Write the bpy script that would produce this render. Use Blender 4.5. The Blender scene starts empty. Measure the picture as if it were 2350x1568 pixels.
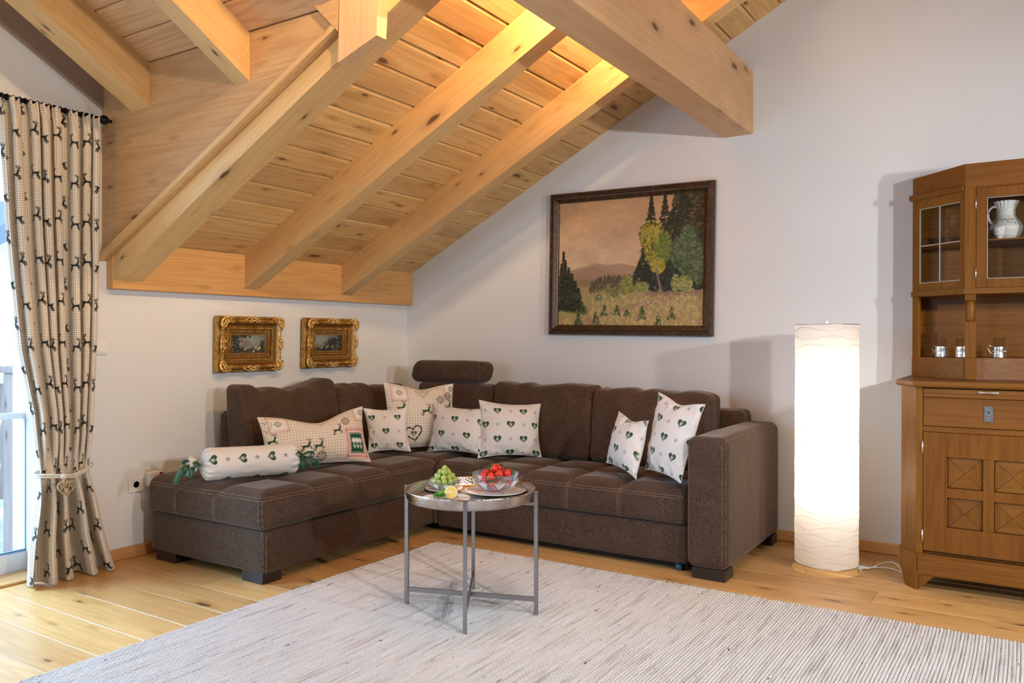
import bpy, bmesh, math, random
import numpy as np
from mathutils import Vector, Matrix
random.seed(7); RNG = np.random.default_rng(7)
PI = math.pi
S = bpy.context.scene
COL = S.collection

# ---------------------------------------------------------------- camera
cam_d = bpy.data.cameras.new('camera'); cam = bpy.data.objects.new('camera', cam_d); COL.objects.link(cam)
cam_d.sensor_width = 36.0; cam_d.lens = 36.0 * 1860.3 / 2350.0; cam_d.clip_start = 0.05
YAW, PITCH, ROLL = .5693, -.00288, .00186
_f = Vector((-math.sin(YAW) * math.cos(PITCH), math.cos(YAW) * math.cos(PITCH), math.sin(PITCH)))
_r = Vector((math.cos(YAW), math.sin(YAW), 0)); _u = _r.cross(_f)
R_ = _r * math.cos(ROLL) + _u * math.sin(ROLL); U_ = -_r * math.sin(ROLL) + _u * math.cos(ROLL)
M = Matrix.Identity(4)
for i in range(3):
    M[i][0] = R_[i]; M[i][1] = U_[i]; M[i][2] = -_f[i]
M[0][3], M[1][3], M[2][3] = 3.8125, -4.5433, 1.10
cam.matrix_world = M
S.camera = cam

# ---------------------------------------------------------------- world, exposure
S.view_settings.view_transform = 'Standard'; S.view_settings.look = 'None'
S.view_settings.exposure = 0.47; S.view_settings.gamma = 1.0; S.view_settings.use_curve_mapping = False
w = bpy.data.worlds.new('overcast_sky'); S.world = w; w.use_nodes = True
bg = w.node_tree.nodes['Background']; bg.inputs[0].default_value = (.50, .73, 1.0, 1); bg.inputs[1].default_value = 2.6

def light(name, kind, loc, power, color, size=.1, rot=None, size_y=None, portal=False):
    d = bpy.data.lights.new(name, kind); d.energy = power; d.color = color
    if kind == 'AREA':
        d.size = size
        if size_y: d.shape = 'RECTANGLE'; d.size_y = size_y
        if name == 'door_daylight': d.spread = 2.1
    else: d.shadow_soft_size = size
    o = bpy.data.objects.new(name, d); COL.objects.link(o); o.location = loc
    if rot: o.rotation_euler = rot
    if kind == 'SPOT': d.spot_size = 2.75 if size < .1 else 2.1; d.spot_blend = .35 if size < .1 else .7
    return o
WARM = (1.0, .975, .96)
# the two table lamps that stand on the right of the photographer
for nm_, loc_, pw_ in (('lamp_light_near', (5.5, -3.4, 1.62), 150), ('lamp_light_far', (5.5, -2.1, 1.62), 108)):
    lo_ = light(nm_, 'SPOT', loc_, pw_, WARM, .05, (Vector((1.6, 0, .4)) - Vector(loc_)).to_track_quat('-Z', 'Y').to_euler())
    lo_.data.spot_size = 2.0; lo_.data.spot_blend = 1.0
# unseen overhead fill spot, added to brighten the plates, rug and sofa top
light('overhead_fill', 'SPOT', (3.1, -2.75, 3.1), 75, (.96, .97, 1.0), .3, (0, 0, 0))
# overcast daylight entering through the balcony door and through the window of the far wall
light('door_daylight', 'AREA', (-.62, -3.85, 1.45), 118, (.42, .68, 1.0), 1.9, (0, -1.08, 0), 1.6)
light('window_daylight', 'AREA', (1.6, -8.2, 1.5), 38, (.58, .78, 1.0), 1.15, (PI / 2, 0, 0), 1.5)

# ---------------------------------------------------------------- node helpers
class NT:
    def __init__(s, name):
        s.m = bpy.data.materials.new(name); s.m.use_nodes = True; s.t = s.m.node_tree; s.n = s.t.nodes
        s.b = s.n['Principled BSDF']; s.out = s.n['Material Output']
    def add(s, ty, ins=None, **kw):
        n = s.n.new(ty)
        for k, v in kw.items(): setattr(n, k, v)
        for k, v in (ins or {}).items(): s.set(n.inputs[k], v)
        return n
    def set(s, sock, v):
        if hasattr(v, 'bl_rna') and isinstance(v, bpy.types.NodeSocket): s.t.links.new(v, sock)
        elif isinstance(v, bpy.types.Node): s.t.links.new(v.outputs[0], sock)
        else:
            if isinstance(v, (tuple, list)) and len(v) == 3 and sock.type == 'RGBA': v = (*v, 1)
            sock.default_value = v
    def math(s, op, a, b=0.0, c=None):
        n = s.n.new('ShaderNodeMath'); n.operation = op; s.set(n.inputs[0], a); s.set(n.inputs[1], b)
        if c is not None: s.set(n.inputs[2], c)
        return n.outputs[0]
    def mix(s, f, a, b, mode='MIX'):
        n = s.n.new('ShaderNodeMix'); n.data_type = 'RGBA'; n.blend_type = mode
        s.set(n.inputs[0], f); s.set(n.inputs[6], a); s.set(n.inputs[7], b); return n.outputs[2]
    def ramp(s, f, stops):
        n = s.n.new('ShaderNodeValToRGB'); cr = n.color_ramp
        while len(cr.elements) < len(stops): cr.elements.new(.5)
        for e, (p, c) in zip(cr.elements, stops): e.position = p; e.color = (*c, 1) if len(c) == 3 else c
        s.set(n.inputs[0], f); return n.outputs[0]
    def sstep(s, v, a, b):
        n = s.n.new('ShaderNodeMapRange'); n.interpolation_type = 'SMOOTHSTEP'
        s.set(n.inputs[0], v); n.inputs[1].default_value = a; n.inputs[2].default_value = b; return n.outputs[0]
    def coord(s, kind='Object', scale=(1, 1, 1), rnd=0.0):
        tc = s.n.new('ShaderNodeTexCoord'); v = tc.outputs[kind]
        if rnd:
            oi = s.n.new('ShaderNodeObjectInfo')
            cm = s.n.new('ShaderNodeCombineXYZ')
            for i, k in enumerate((1.0, 1.7, 2.3)): s.set(cm.inputs[i], s.math('MULTIPLY', oi.outputs['Random'], rnd * k))
            va = s.n.new('ShaderNodeVectorMath'); va.operation = 'ADD'; s.set(va.inputs[0], v); s.set(va.inputs[1], cm.outputs[0]); v = va.outputs[0]
        mp = s.n.new('ShaderNodeMapping'); s.set(mp.inputs['Vector'], v); mp.inputs['Scale'].default_value = scale
        return mp.outputs[0]
    def bump(s, h, strength=.3, dist=.002):
        n = s.add('ShaderNodeBump', {'Strength': strength, 'Distance': dist, 'Height': h}); s.t.links.new(n.outputs[0], s.b.inputs['Normal'])
    def base(s, v): s.set(s.b.inputs['Base Color'], v)
    def p(s, **kw):
        for k, v in kw.items(): s.set(s.b.inputs[k.replace('_', ' ')], v)
        return s

def plain(name, col, rough=.5, metal=0.0, **kw):
    t = NT(name); t.base(col); t.p(Roughness=rough, Metallic=metal, **kw)
    # a trace of unevenness so that nothing is perfectly flat
    nz = t.add('ShaderNodeTexNoise', {'Vector': t.coord(scale=(30, 30, 30)), 'Scale': 4.0, 'Detail': 3.0})
    t.base(t.mix(t.math('MULTIPLY', nz.outputs[0], .25), (*col, 1), (*[c * .72 for c in col], 1)))
    return t.m

def wood(name, light_c, mid_c, dark_c, axis=0, fine=70.0, knots=0.0, rough=.5, rnd=13.0, knot_c=(.09, .035, .012), var=.25, ringscale=7.0, spec=.4, contrast=1.0, tilt=None):
    """long-grained timber, grain along the given axis"""
    t = NT(name)
    sc = [1, 1, 1]
    def S3(along, across): v = [across] * 3; v[axis] = along; return tuple(v)
    cb = t.coord(scale=S3(1, 1), rnd=rnd)
    if tilt: tm = t.n.new('ShaderNodeMapping'); t.set(tm.inputs['Vector'], cb); tm.inputs['Rotation'].default_value = tilt; cb = tm.outputs[0]
    def mp(sv):
        m = t.n.new('ShaderNodeMapping'); t.set(m.inputs['Vector'], cb); m.inputs['Scale'].default_value = sv; return m.outputs[0]
    warp = t.add('ShaderNodeTexNoise', {'Vector': mp(S3(.32, 7.0)), 'Scale': 1.5, 'Detail': 2.0})
    rings = t.math('SINE', t.math('MULTIPLY', warp.outputs[0], ringscale * 9.0))
    rings = t.sstep(rings, -.2, 1.0)
    fg = t.add('ShaderNodeTexNoise', {'Vector': mp(S3(fine * .035, fine)), 'Scale': 2.0, 'Detail': 5.0, 'Roughness': .65})
    big = t.add('ShaderNodeTexNoise', {'Vector': mp(S3(.6, 2.5)), 'Scale': 1.3, 'Detail': 2.0})
    col = t.mix(t.math('MULTIPLY', rings, .45 * contrast), light_c + (1,), mid_c + (1,))
    col = t.mix(t.math('MULTIPLY', t.sstep(fg.outputs[0], .45, .72), .55 * contrast), col, mid_c + (1,))
    col = t.mix(t.math('MULTIPLY', t.sstep(big.outputs[0], .42, .75), .35 * contrast), col, dark_c + (1,))
    oi = t.n.new('ShaderNodeObjectInfo')
    hsv = t.n.new('ShaderNodeHueSaturation')
    t.set(hsv.inputs['Value'], t.math('ADD', t.math('MULTIPLY', oi.outputs['Random'], var), 1.0 - var / 2))
    t.set(hsv.inputs['Hue'], t.math('ADD', t.math('MULTIPLY', oi.outputs['Random'], .006), .497))
    t.set(hsv.inputs['Color'], col); col = hsv.outputs[0]
    if knots > 0:
        for (sa, sb, thr, keep) in ((2.6, 8.0, .13, 1 - knots), (5.5, 17.0, .13, 1 - knots * .8)):
            wv = t.add('ShaderNodeTexNoise', {'Vector': mp(S3(8, 16)), 'Scale': 2.0, 'Detail': 2.0})
            vm = t.n.new('ShaderNodeVectorMath'); vm.operation = 'MULTIPLY_ADD'
            t.set(vm.inputs[0], wv.outputs[1]); vm.inputs[1].default_value = (.12, .12, .12); t.set(vm.inputs[2], mp(S3(sa, sb)))
            vo = t.add('ShaderNodeTexVoronoi', {'Vector': vm.outputs[0], 'Scale': 1.0})
            sep = t.n.new('ShaderNodeSeparateColor'); t.set(sep.inputs[0], vo.outputs['Color'])
            on = t.math('GREATER_THAN', sep.outputs[0], keep)
            d = vo.outputs['Distance']
            halo = t.math('MULTIPLY', t.math('SUBTRACT', 1.0, t.sstep(d, thr, thr * 3.0)), on)
            col = t.mix(t.math('MULTIPLY', halo, .45), col, dark_c + (1,))
            core = t.math('MULTIPLY', t.math('SUBTRACT', 1.0, t.sstep(d, thr * .55, thr * 1.15)), on)
            col = t.mix(t.math('MULTIPLY', core, .85), col, knot_c + (1,))
    t.base(col); t.p(Roughness=rough, Specular_IOR_Level=spec)
    t.bump(fg.outputs[0], .12, .001)
    return t.m

# ---------------------------------------------------------------- geometry helpers
ORG = {}
def link(name, me, parent=None, **props):
    o = bpy.data.objects.new(name, me); COL.objects.link(o)
    if parent is not None: o.parent = parent
    for k, v in props.items():
        if v is not None: o[k] = v
    return o
def thing(name, label, category, loc=(0, 0, 0), group=None):
    o = bpy.data.objects.new(name, None); COL.objects.link(o); o.location = loc; o.empty_display_size = .05
    o['label'] = label; o['category'] = category
    if group: o['group'] = group
    ORG[o.name] = Vector(loc); return o
def tag(o, label, category, group=None):
    o['label'] = label; o['category'] = category
    if group: o['group'] = group
    return o

class MB:
    """collects simple solids, then becomes ONE mesh object"""
    def __init__(s): s.v = []; s.f = []; s.mi = []; s.sm = []
    def put(s, V, F, mi=0, smooth=False):
        b = len(s.v); s.v.extend([tuple(map(float, p)) for p in V]); s.f.extend([tuple(b + i for i in f) for f in F])
        s.mi.extend([mi] * len(F)); s.sm.extend([smooth] * len(F)); return s
    def box(s, a, b, mi=0, bev=0.0):
        x0, y0, z0 = [min(p, q) for p, q in zip(a, b)]; x1, y1, z1 = [max(p, q) for p, q in zip(a, b)]
        if bev <= 0:
            V = [(x0, y0, z0), (x1, y0, z0), (x1, y1, z0), (x0, y1, z0), (x0, y0, z1), (x1, y0, z1), (x1, y1, z1), (x0, y1, z1)]
            F = [(0, 3, 2, 1), (4, 5, 6, 7), (0, 1, 5, 4), (1, 2, 6, 5), (2, 3, 7, 6), (3, 0, 4, 7)]
            return s.put(V, F, mi)
        bev = min(bev, (x1 - x0) * .45, (y1 - y0) * .45, (z1 - z0) * .45)
        V = []; ids = {}
        cs = ((x0, x1), (y0, y1), (z0, z1))
        for ix in (0, 1):
            for iy in (0, 1):
                for iz in (0, 1):
                    c = (cs[0][ix], cs[1][iy], cs[2][iz]); sg = (1 - 2 * ix, 1 - 2 * iy, 1 - 2 * iz)
                    for ax in range(3):
                        p = [c[k] + (0 if k == ax else sg[k] * bev) for k in range(3)]
                        ids[(ix, iy, iz, ax)] = len(V); V.append(tuple(p))
        F = []
        def q(*k): F.append(tuple(ids[i] for i in k))
        for ax in range(3):
            o1, o2 = [(1, 2), (2, 0), (0, 1)][ax]
            for side in (0, 1):
                ring = []
                for a_, b_ in ((0, 0), (1, 0), (1, 1), (0, 1)):
                    k = [0, 0, 0]; k[ax] = side; k[o1] = a_; k[o2] = b_; ring.append((*k, ax))
                if side == 0: ring = ring[::-1]
                q(*ring)
        for ax in range(3):          # edges running along ax
            o1, o2 = [(1, 2), (2, 0), (0, 1)][ax]
            for a_ in (0, 1):
                for b_ in (0, 1):
                    k0 = [0, 0, 0]; k0[o1] = a_; k0[o2] = b_; k1 = list(k0); k1[ax] = 1
                    fc = [(*k0, o1), (*k1, o1), (*k1, o2), (*k0, o2)]
                    if (a_ + b_) % 2 == 1: fc = fc[::-1]
                    q(*fc[::-1])
        for ix in (0, 1):
            for iy in (0, 1):
                for iz in (0, 1):
                    fc = [(ix, iy, iz, 0), (ix, iy, iz, 1), (ix, iy, iz, 2)]
                    if (ix + iy + iz) % 2 == 1: fc = fc[::-1]
                    q(*fc[::-1])
        return s.put(V, F, mi)
    def prism(s, poly, axis, a, b, mi=0):
        """poly: 2-D points in the plane of the two other axes (in order x,y,z without axis)"""
        n = len(poly)
        def P(q, c): q = list(q); q.insert(axis, c); return tuple(q)
        V = [P(q, a) for q in poly] + [P(q, b) for q in poly]
        F = [tuple(range(n))[::-1], tuple(range(n, 2 * n))] + [(i, (i + 1) % n, n + (i + 1) % n, n + i) for i in range(n)]
        return s.put(V, F, mi)
    def tube(s, path, r, n=8, mi=0, closed=False, smooth=True, cap=True, up=(0, 0, 1)):
        P = [Vector(p) for p in path]; m = len(P); V = []; F = []
        for i, p in enumerate(P):
            t = (P[(i + 1) % m] - P[i - 1]) if closed else (P[min(i + 1, m - 1)] - P[max(i - 1, 0)])
            t.normalize(); u = Vector(up)
            if abs(t.dot(u)) > .97: u = Vector((1, 0, 0))
            a = t.cross(u).normalized(); b = a.cross(t)
            rr = r[i] if isinstance(r, (list, tuple)) else r
            for k in range(n):
                an = 2 * PI * (k + .5) / n; V.append(p + (a * math.cos(an) + b * math.sin(an)) * rr)
        for i in range(m if closed else m - 1):
            j = (i + 1) % m
            for k in range(n): F.append((i * n + k, i * n + (k + 1) % n, j * n + (k + 1) % n, j * n + k))
        if cap and not closed: F.append(tuple(range(n))[::-1]); F.append(tuple(range((m - 1) * n, m * n)))
        return s.put(V, F, mi, smooth)
    def lathe(s, prof, n=32, c=(0, 0, 0), mi=0, smooth=True, mod=None, mat=None):
        V = []; F = []; m = len(prof)
        for i, (r, z) in enumerate(prof):
            for k in range(n):
                a = 2 * PI * k / n; rr = r * (mod(a, i, z) if mod else 1.0)
                p = Vector((rr * math.cos(a), rr * math.sin(a), z))
                if mat is not None: p = mat @ p
                V.append((p[0] + c[0], p[1] + c[1], p[2] + c[2]))
        for i in range(m - 1):
            for k in range(n): F.append((i * n + k, i * n + (k + 1) % n, (i + 1) * n + (k + 1) % n, (i + 1) * n + k))
        if prof[0][0] > 1e-6 and prof[0] != prof[-1]: F.append(tuple(range(n))[::-1])
        if prof[-1][0] > 1e-6 and prof[0] != prof[-1]: F.append(tuple(range((m - 1) * n, m * n)))
        return s.put(V, F, mi, smooth)
    def ball(s, c, r, n=12, m=8, mi=0, sc=(1, 1, 1), mat=None):
        prof = [(math.sin(PI * i / m) * r, -math.cos(PI * i / m) * r) for i in range(m + 1)]
        prof[0] = (1e-5, -r); prof[-1] = (1e-5, r)
        Mx = Matrix.Diagonal(Vector(sc))
        if mat is not None: Mx = mat @ Mx
        return s.lathe(prof, n, c, mi, True, mat=Mx)
    def build(s, name, mats, parent=None, merge=False, **props):
        if not isinstance(mats, (list, tuple)): mats = [mats]
        o_ = ORG.get(parent.name, Vector()) if parent is not None else Vector()
        V = [(p[0] - o_[0], p[1] - o_[1], p[2] - o_[2]) for p in s.v]
        me = bpy.data.meshes.new(name); me.from_pydata(V, [], s.f)
        for m_ in mats: me.materials.append(m_)
        me.polygons.foreach_set('material_index', s.mi); me.polygons.foreach_set('use_smooth', s.sm)
        bm = bmesh.new(); bm.from_mesh(me)
        if merge: bmesh.ops.remove_doubles(bm, verts=bm.verts, dist=1e-6)
        bmesh.ops.recalc_face_normals(bm, faces=bm.faces); bm.to_mesh(me); bm.free()
        me.update(); o = link(name, me, parent, **props); ORG[o.name] = o_
        return o

def npmesh(name, V, Q, mat, parent=None, smooth=True, uv=None, col=None, **props):
    """numpy vertices (n,3), quads (m,4); per-vertex uv and colour attributes"""
    o_ = ORG.get(parent.name, Vector()) if parent is not None else Vector()
    V = np.asarray(V, np.float32) - np.array(o_, np.float32)
    me = bpy.data.meshes.new(name); me.vertices.add(len(V)); me.vertices.foreach_set('co', V.ravel())
    Q = np.asarray(Q, np.int32); me.loops.add(Q.size); me.loops.foreach_set('vertex_index', Q.ravel())
    me.polygons.add(len(Q)); me.polygons.foreach_set('loop_start', np.arange(0, Q.size, Q.shape[1], dtype=np.int32))
    me.polygons.foreach_set('loop_total', np.full(len(Q), Q.shape[1], np.int32))
    me.polygons.foreach_set('use_smooth', np.full(len(Q), smooth))
    me.update(calc_edges=True); me.validate()
    if uv is not None:
        a = me.attributes.new('cloth', 'FLOAT_VECTOR', 'POINT'); u3 = np.zeros((len(V), 3), np.float32); u3[:, :2] = uv; a.data.foreach_set('vector', u3.ravel())
    if col is not None:
        a = me.attributes.new('print', 'FLOAT_COLOR', 'POINT'); a.data.foreach_set('color', np.asarray(col, np.float32).ravel())
    me.materials.append(mat); o = link(name, me, parent, **props); ORG[o.name] = o_
    return o
def gridq(nx, ny, off=0):
    i, j = np.meshgrid(np.arange(nx - 1), np.arange(ny - 1), indexing='ij'); a = i * ny + j + off
    return np.stack([a, a + ny, a + ny + 1, a + 1], -1).reshape(-1, 4)

def hash3(i, j, k):
    n = (i * 374761393 + j * 668265263 + k * 2147483647 // 7 * 3) & 0xffffffff
    n = ((n ^ (n >> 13)) * 1274126177) & 0xffffffff
    return ((n ^ (n >> 16)) & 0xffff) / 65535.0 * 2 - 1
def vnoise(x, y, z=0.0):
    x = np.asarray(x, float); y = np.asarray(y, float); z = np.asarray(z, float) + 0 * x; y = y + 0 * x
    xi = np.floor(x).astype(np.int64); yi = np.floor(y).astype(np.int64); zi = np.floor(z).astype(np.int64)
    fx, fy, fz = x - xi, y - yi, z - zi
    fx, fy, fz = [q * q * (3 - 2 * q) for q in (fx, fy, fz)]
    r = 0
    for a in (0, 1):
        for b in (0, 1):
            for c in (0, 1):
                r = r + hash3(xi + a, yi + b, zi + c) * (fx if a else 1 - fx) * (fy if b else 1 - fy) * (fz if c else 1 - fz)
    return r

def soft_box(name, lo, hi, r, mat, parent=None, n=(24, 24, 12), puff=(0, 0, 0), fn=None, wr=0.0, wrs=7.0, **props):
    lo = np.array(lo, float); hi = np.array(hi, float); c = (lo + hi) / 2; h = (hi - lo) / 2
    nx, ny, nz = n; idx = {}; L = []; Q = []
    def vid(i, j, k):
        key = (i, j, k)
        if key not in idx: idx[key] = len(L); L.append(key)
        return idx[key]
    for i in range(nx):
        for j in range(ny):
            for k, fl in ((0, True), (nz, False)):
                q = [vid(i, j, k), vid(i + 1, j, k), vid(i + 1, j + 1, k), vid(i, j + 1, k)]; Q.append(q[::-1] if fl else q)
    for i in range(nx):
        for k in range(nz):
            for j, fl in ((0, False), (ny, True)):
                q = [vid(i, j, k), vid(i + 1, j, k), vid(i + 1, j, k + 1), vid(i, j, k + 1)]; Q.append(q[::-1] if fl else q)
    for j in range(ny):
        for k in range(nz):
            for i, fl in ((0, True), (nx, False)):
                q = [vid(i, j, k), vid(i, j + 1, k), vid(i, j + 1, k + 1), vid(i, j, k + 1)]; Q.append(q[::-1] if fl else q)
    T = np.array(L, float) / np.array(n) * 2 - 1
    T = np.sign(T) * (1 - (1 - np.abs(T)) ** 1.35)
    P = T * h
    inner = np.maximum(h - r, 1e-4); q = np.clip(P, -inner, inner); d = P - q; ln = np.linalg.norm(d, axis=1)
    m = ln > 1e-9; P[m] = q[m] + d[m] / ln[m][:, None] * r
    U = P / h
    for a in range(3):
        if puff[a]:
            b_, c_ = [(1, 2), (0, 2), (0, 1)][a]
            P[:, a] += puff[a] * U[:, a] * np.clip(1 - U[:, b_] ** 2, 0, 1) ** .7 * np.clip(1 - U[:, c_] ** 2, 0, 1) ** .7
    P += c
    if wr:
        nn = vnoise(P[:, 0] * wrs + 3, P[:, 1] * wrs, P[:, 2] * wrs); n2 = vnoise(P[:, 0] * wrs * 2.3, P[:, 1] * wrs * 2.3 + 9, P[:, 2] * wrs * 2.3)
        P += (T / (np.linalg.norm(T, axis=1)[:, None] + 1e-6)) * ((nn + .5 * n2) * wr)[:, None]
    if fn is not None: P = fn(P, U)
    return npmesh(name, P, Q, mat, parent, **props)

# ---------------------------------------------------------------- flat print painted point by point on a fine grid of cloth or canvas
class Canvas:
    def __init__(s, w, h, nx, ny, rgba=(0, 0, 0, 0)):
        s.w, s.h, s.nx, s.ny = w, h, nx, ny; s.c = np.zeros((nx, ny, 4), np.float32); s.c[:] = rgba; s.px = w / (nx - 1)
        s.xs = np.linspace(0, w, nx); s.ys = np.linspace(0, h, ny)
    def win(s, x0, y0, x1, y1):
        i0 = max(0, int(x0 / s.w * (s.nx - 1)) - 1); i1 = min(s.nx, int(x1 / s.w * (s.nx - 1)) + 3)
        j0 = max(0, int(y0 / s.h * (s.ny - 1)) - 1); j1 = min(s.ny, int(y1 / s.h * (s.ny - 1)) + 3)
        if i0 >= i1 or j0 >= j1: return None
        return slice(i0, i1), slice(j0, j1), s.xs[i0:i1][:, None], s.ys[j0:j1][None, :]
    def blend(s, I, J, cov, col):
        if len(col) == 3: a = cov
        else: a = cov * col[3]
        t = s.c[I, J]; a = a[..., None]
        t[..., :3] = t[..., :3] * (1 - a) + np.array(col[:3]) * a
        t[..., 3:] = t[..., 3:] + a * (1 - t[..., 3:])
    def poly(s, pts, col, soft=1.0):
        P = np.array(pts); W = s.win(P[:, 0].min(), P[:, 1].min(), P[:, 0].max(), P[:, 1].max())
        if W is None: return
        I, J, X, Y = W; ins = np.zeros((X.shape[0], Y.shape[1]), bool); d2 = np.full(ins.shape, 1e9)
        for a, b in zip(P, np.roll(P, -1, 0)):
            cond = ((a[1] > Y) != (b[1] > Y)); xx = (b[0] - a[0]) * (Y - a[1]) / (b[1] - a[1] + 1e-12) + a[0]
            ins ^= cond & (X < xx)
            e = b - a; t = np.clip(((X - a[0]) * e[0] + (Y - a[1]) * e[1]) / (e @ e + 1e-12), 0, 1)
            d2 = np.minimum(d2, (X - a[0] - t * e[0]) ** 2 + (Y - a[1] - t * e[1]) ** 2)
        d = np.sqrt(d2) * np.where(ins, 1, -1); s.blend(I, J, np.clip(.5 + d / (s.px * soft), 0, 1), col)
    def ell(s, x, y, rx, ry, col, ang=0.0, soft=1.0):
        R = max(rx, ry); W = s.win(x - R, y - R, x + R, y + R)
        if W is None: return
        I, J, X, Y = W; c, n = math.cos(ang), math.sin(ang); u = (X - x) * c + (Y - y) * n; v = -(X - x) * n + (Y - y) * c
        k = np.sqrt((u / rx) ** 2 + (v / ry) ** 2); d = (1 - k) * min(rx, ry); s.blend(I, J, np.clip(.5 + d / (s.px * soft), 0, 1), col)
    def line(s, pts, wd, col, soft=1.0):
        P = np.array(pts, float)
        W = s.win(P[:, 0].min() - wd, P[:, 1].min() - wd, P[:, 0].max() + wd, P[:, 1].max() + wd)
        if W is None: return
        I, J, X, Y = W; d2 = np.full((X.shape[0], Y.shape[1]), 1e9)
        for a, b in zip(P[:-1], P[1:]):
            e = b - a; t = np.clip(((X - a[0]) * e[0] + (Y - a[1]) * e[1]) / (e @ e + 1e-12), 0, 1)
            d2 = np.minimum(d2, (X - a[0] - t * e[0]) ** 2 + (Y - a[1] - t * e[1]) ** 2)
        s.blend(I, J, np.clip(.5 + (wd / 2 - np.sqrt(d2)) / (s.px * soft), 0, 1), col)

def xf(pts, x, y, sc, ang=0, flip=False):
    c, n = math.cos(ang), math.sin(ang); o = []
    for a, b in pts:
        if flip: a = -a
        o.append((x + sc * (a * c - b * n), y + sc * (a * n + b * c)))
    return o
DEER = [(-.38, .0), (-.33, .13), (-.2, .15), (0, .12), (.13, .19), (.18, .36), (.27, .46), (.36, .44), (.45, .37), (.43, .32), (.33, .32), (.31, .17), (.25, .02), (.1, -.04), (-.1, -.04), (-.25, -.1), (-.34, -.08)]
def deer(cv, x, y, sc, col, ang=0, flip=False, th=.075):
    cv.poly(xf(DEER, x, y, sc, ang, flip), col)
    for L in ([(.22, .02), (.40, -.02), (.47, -.2)], [(.14, 0), (.3, -.14), (.36, -.3)], [(-.3, .0), (-.38, -.2), (-.52, -.34)], [(-.24, -.04), (-.26, -.24), (-.4, -.42)], [(-.36, .08), (-.42, .16)]):
        cv.line(xf(L, x, y, sc, ang, flip), th * sc, col)
    for L in ([(.27, .44), (.2, .58), (.07, .68)], [(.22, .56), (.24, .72)], [(.14, .63), (.1, .76)], [(.31, .44), (.36, .58), (.34, .74)], [(.35, .56), (.46, .66)]):
        cv.line(xf(L, x, y, sc, ang, flip), th * .6 * sc, col)
def heart_pts(k=1.0, n=22):
    o = []
    for i in range(n):
        t = 2 * PI * i / n; o.append((k * .5 * math.sin(t) ** 3, k * (.40625 * math.cos(t) - .15625 * math.cos(2 * t) - .0625 * math.cos(3 * t) - .03125 * math.cos(4 * t)) + .05))
    return o
G_DK = (.012, .055, .022); G_OL = (.10, .105, .04); BLK = (.012, .014, .014)
def heart(cv, x, y, sc, ang=0):
    cv.poly(xf(heart_pts(1.05), x, y, sc, ang), G_DK)
    for sx in (-1, 1): cv.ell(*xf([(sx * .2, .17)], x, y, sc, ang)[0], .13 * sc, .1 * sc, G_OL)
    for k in range(5):
        a = ang + PI / 2 + k * 2 * PI / 5; cv.ell(x + .12 * sc * math.cos(a), y - .02 * sc + .12 * sc * math.sin(a), .095 * sc, .040 * sc, (.7, .78, .66), a)
    cv.ell(*xf([(0, -.3)], x, y, sc, ang)[0], .05 * sc, .05 * sc, (.6, .7, .55))
def star(cv, x, y, sc, col=BLK, k=5, w_=.16):
    for i in range(k):
        a = .3 + i * 2 * PI / k; cv.line([(x + .15 * sc * math.cos(a), y + .15 * sc * math.sin(a)), (x + .5 * sc * math.cos(a), y + .5 * sc * math.sin(a))], w_ * sc, col)
def flake(cv, x, y, sc, col=BLK, ang=0):
    for i in range(8):
        a = ang + i * PI / 4; L = .5 if i % 2 == 0 else .42
        p = lambda r, o=0: (x + sc * r * math.cos(a + o), y + sc * r * math.sin(a + o))
        cv.line([p(.1), p(L)], .05 * sc, col); cv.line([p(.25), p(.42, .32)], .05 * sc, col); cv.line([p(.25), p(.42, -.32)], .05 * sc, col)

# ================================================================ materials
PINE_L, PINE_M, PINE_D = (.71, .44, .185), (.53, .295, .09), (.36, .165, .045)
m_board = wood('spruce_board', PINE_L, PINE_M, PINE_D, axis=1, fine=60, knots=.62, var=.22, rough=.5)
m_boardx = wood('spruce_board_gable', (.66, .41, .21), (.47, .25, .105), (.33, .155, .055), axis=0, fine=60, knots=.55, var=.22, rough=.5)
SLOPE = math.atan(.5251); GSLOPE = math.atan(.58)
m_rafter = wood('planed_rafter', PINE_L, (.57, .34, .15), (.45, .24, .10), axis=0, fine=80, knots=.4, var=.1, tilt=(0, SLOPE, 0))
m_grafter = wood('planed_gable_rafter', PINE_L, (.57, .34, .15), (.45, .24, .10), axis=1, fine=80, knots=.4, var=.1, tilt=(GSLOPE, 0, 0))
m_raftery = wood('planed_beam', (.68, .42, .215), (.56, .32, .15), (.42, .22, .095), axis=1, fine=80, knots=.35, var=.08)
m_postw = wood('planed_post', (.68, .42, .215), (.56, .32, .15), (.42, .22, .095), axis=2, fine=60, knots=.4, var=.08)
m_cheek = wood('laminated_panel', (.62, .37, .17), (.49, .265, .11), (.37, .18, .065), axis=0, fine=45, knots=.5, var=.05)
m_floor = wood('oiled_larch_plank', (.67, .40, .155), (.51, .27, .08), (.35, .155, .035), axis=0, fine=55, knots=.42, rough=.33, var=.3, spec=.5)
m_base = wood('baseboard_larch', (.66, .37, .15), (.50, .25, .08), (.36, .15, .05), axis=0, fine=60, knots=.3, rough=.4, var=.1)
m_basey = wood('baseboard_larch_left', (.66, .37, .15), (.50, .25, .08), (.36, .15, .05), axis=1, fine=60, knots=.3, rough=.4, var=.1)
def plaster(name, c):
    t = NT(name); nz = t.add('ShaderNodeTexNoise', {'Vector': t.coord(scale=(1, 1, 1)), 'Scale': 90.0, 'Detail': 4.0})
    n2 = t.add('ShaderNodeTexNoise', {'Vector': t.coord(scale=(1, 1, 1)), 'Scale': 1.3, 'Detail': 2.0})
    t.base(t.mix(t.math('MULTIPLY', n2.outputs[0], .12), c, tuple(q * .9 for q in c))); t.p(Roughness=.85, Specular_IOR_Level=.15); t.bump(nz.outputs[0], .12, .0015); return t.m
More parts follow.
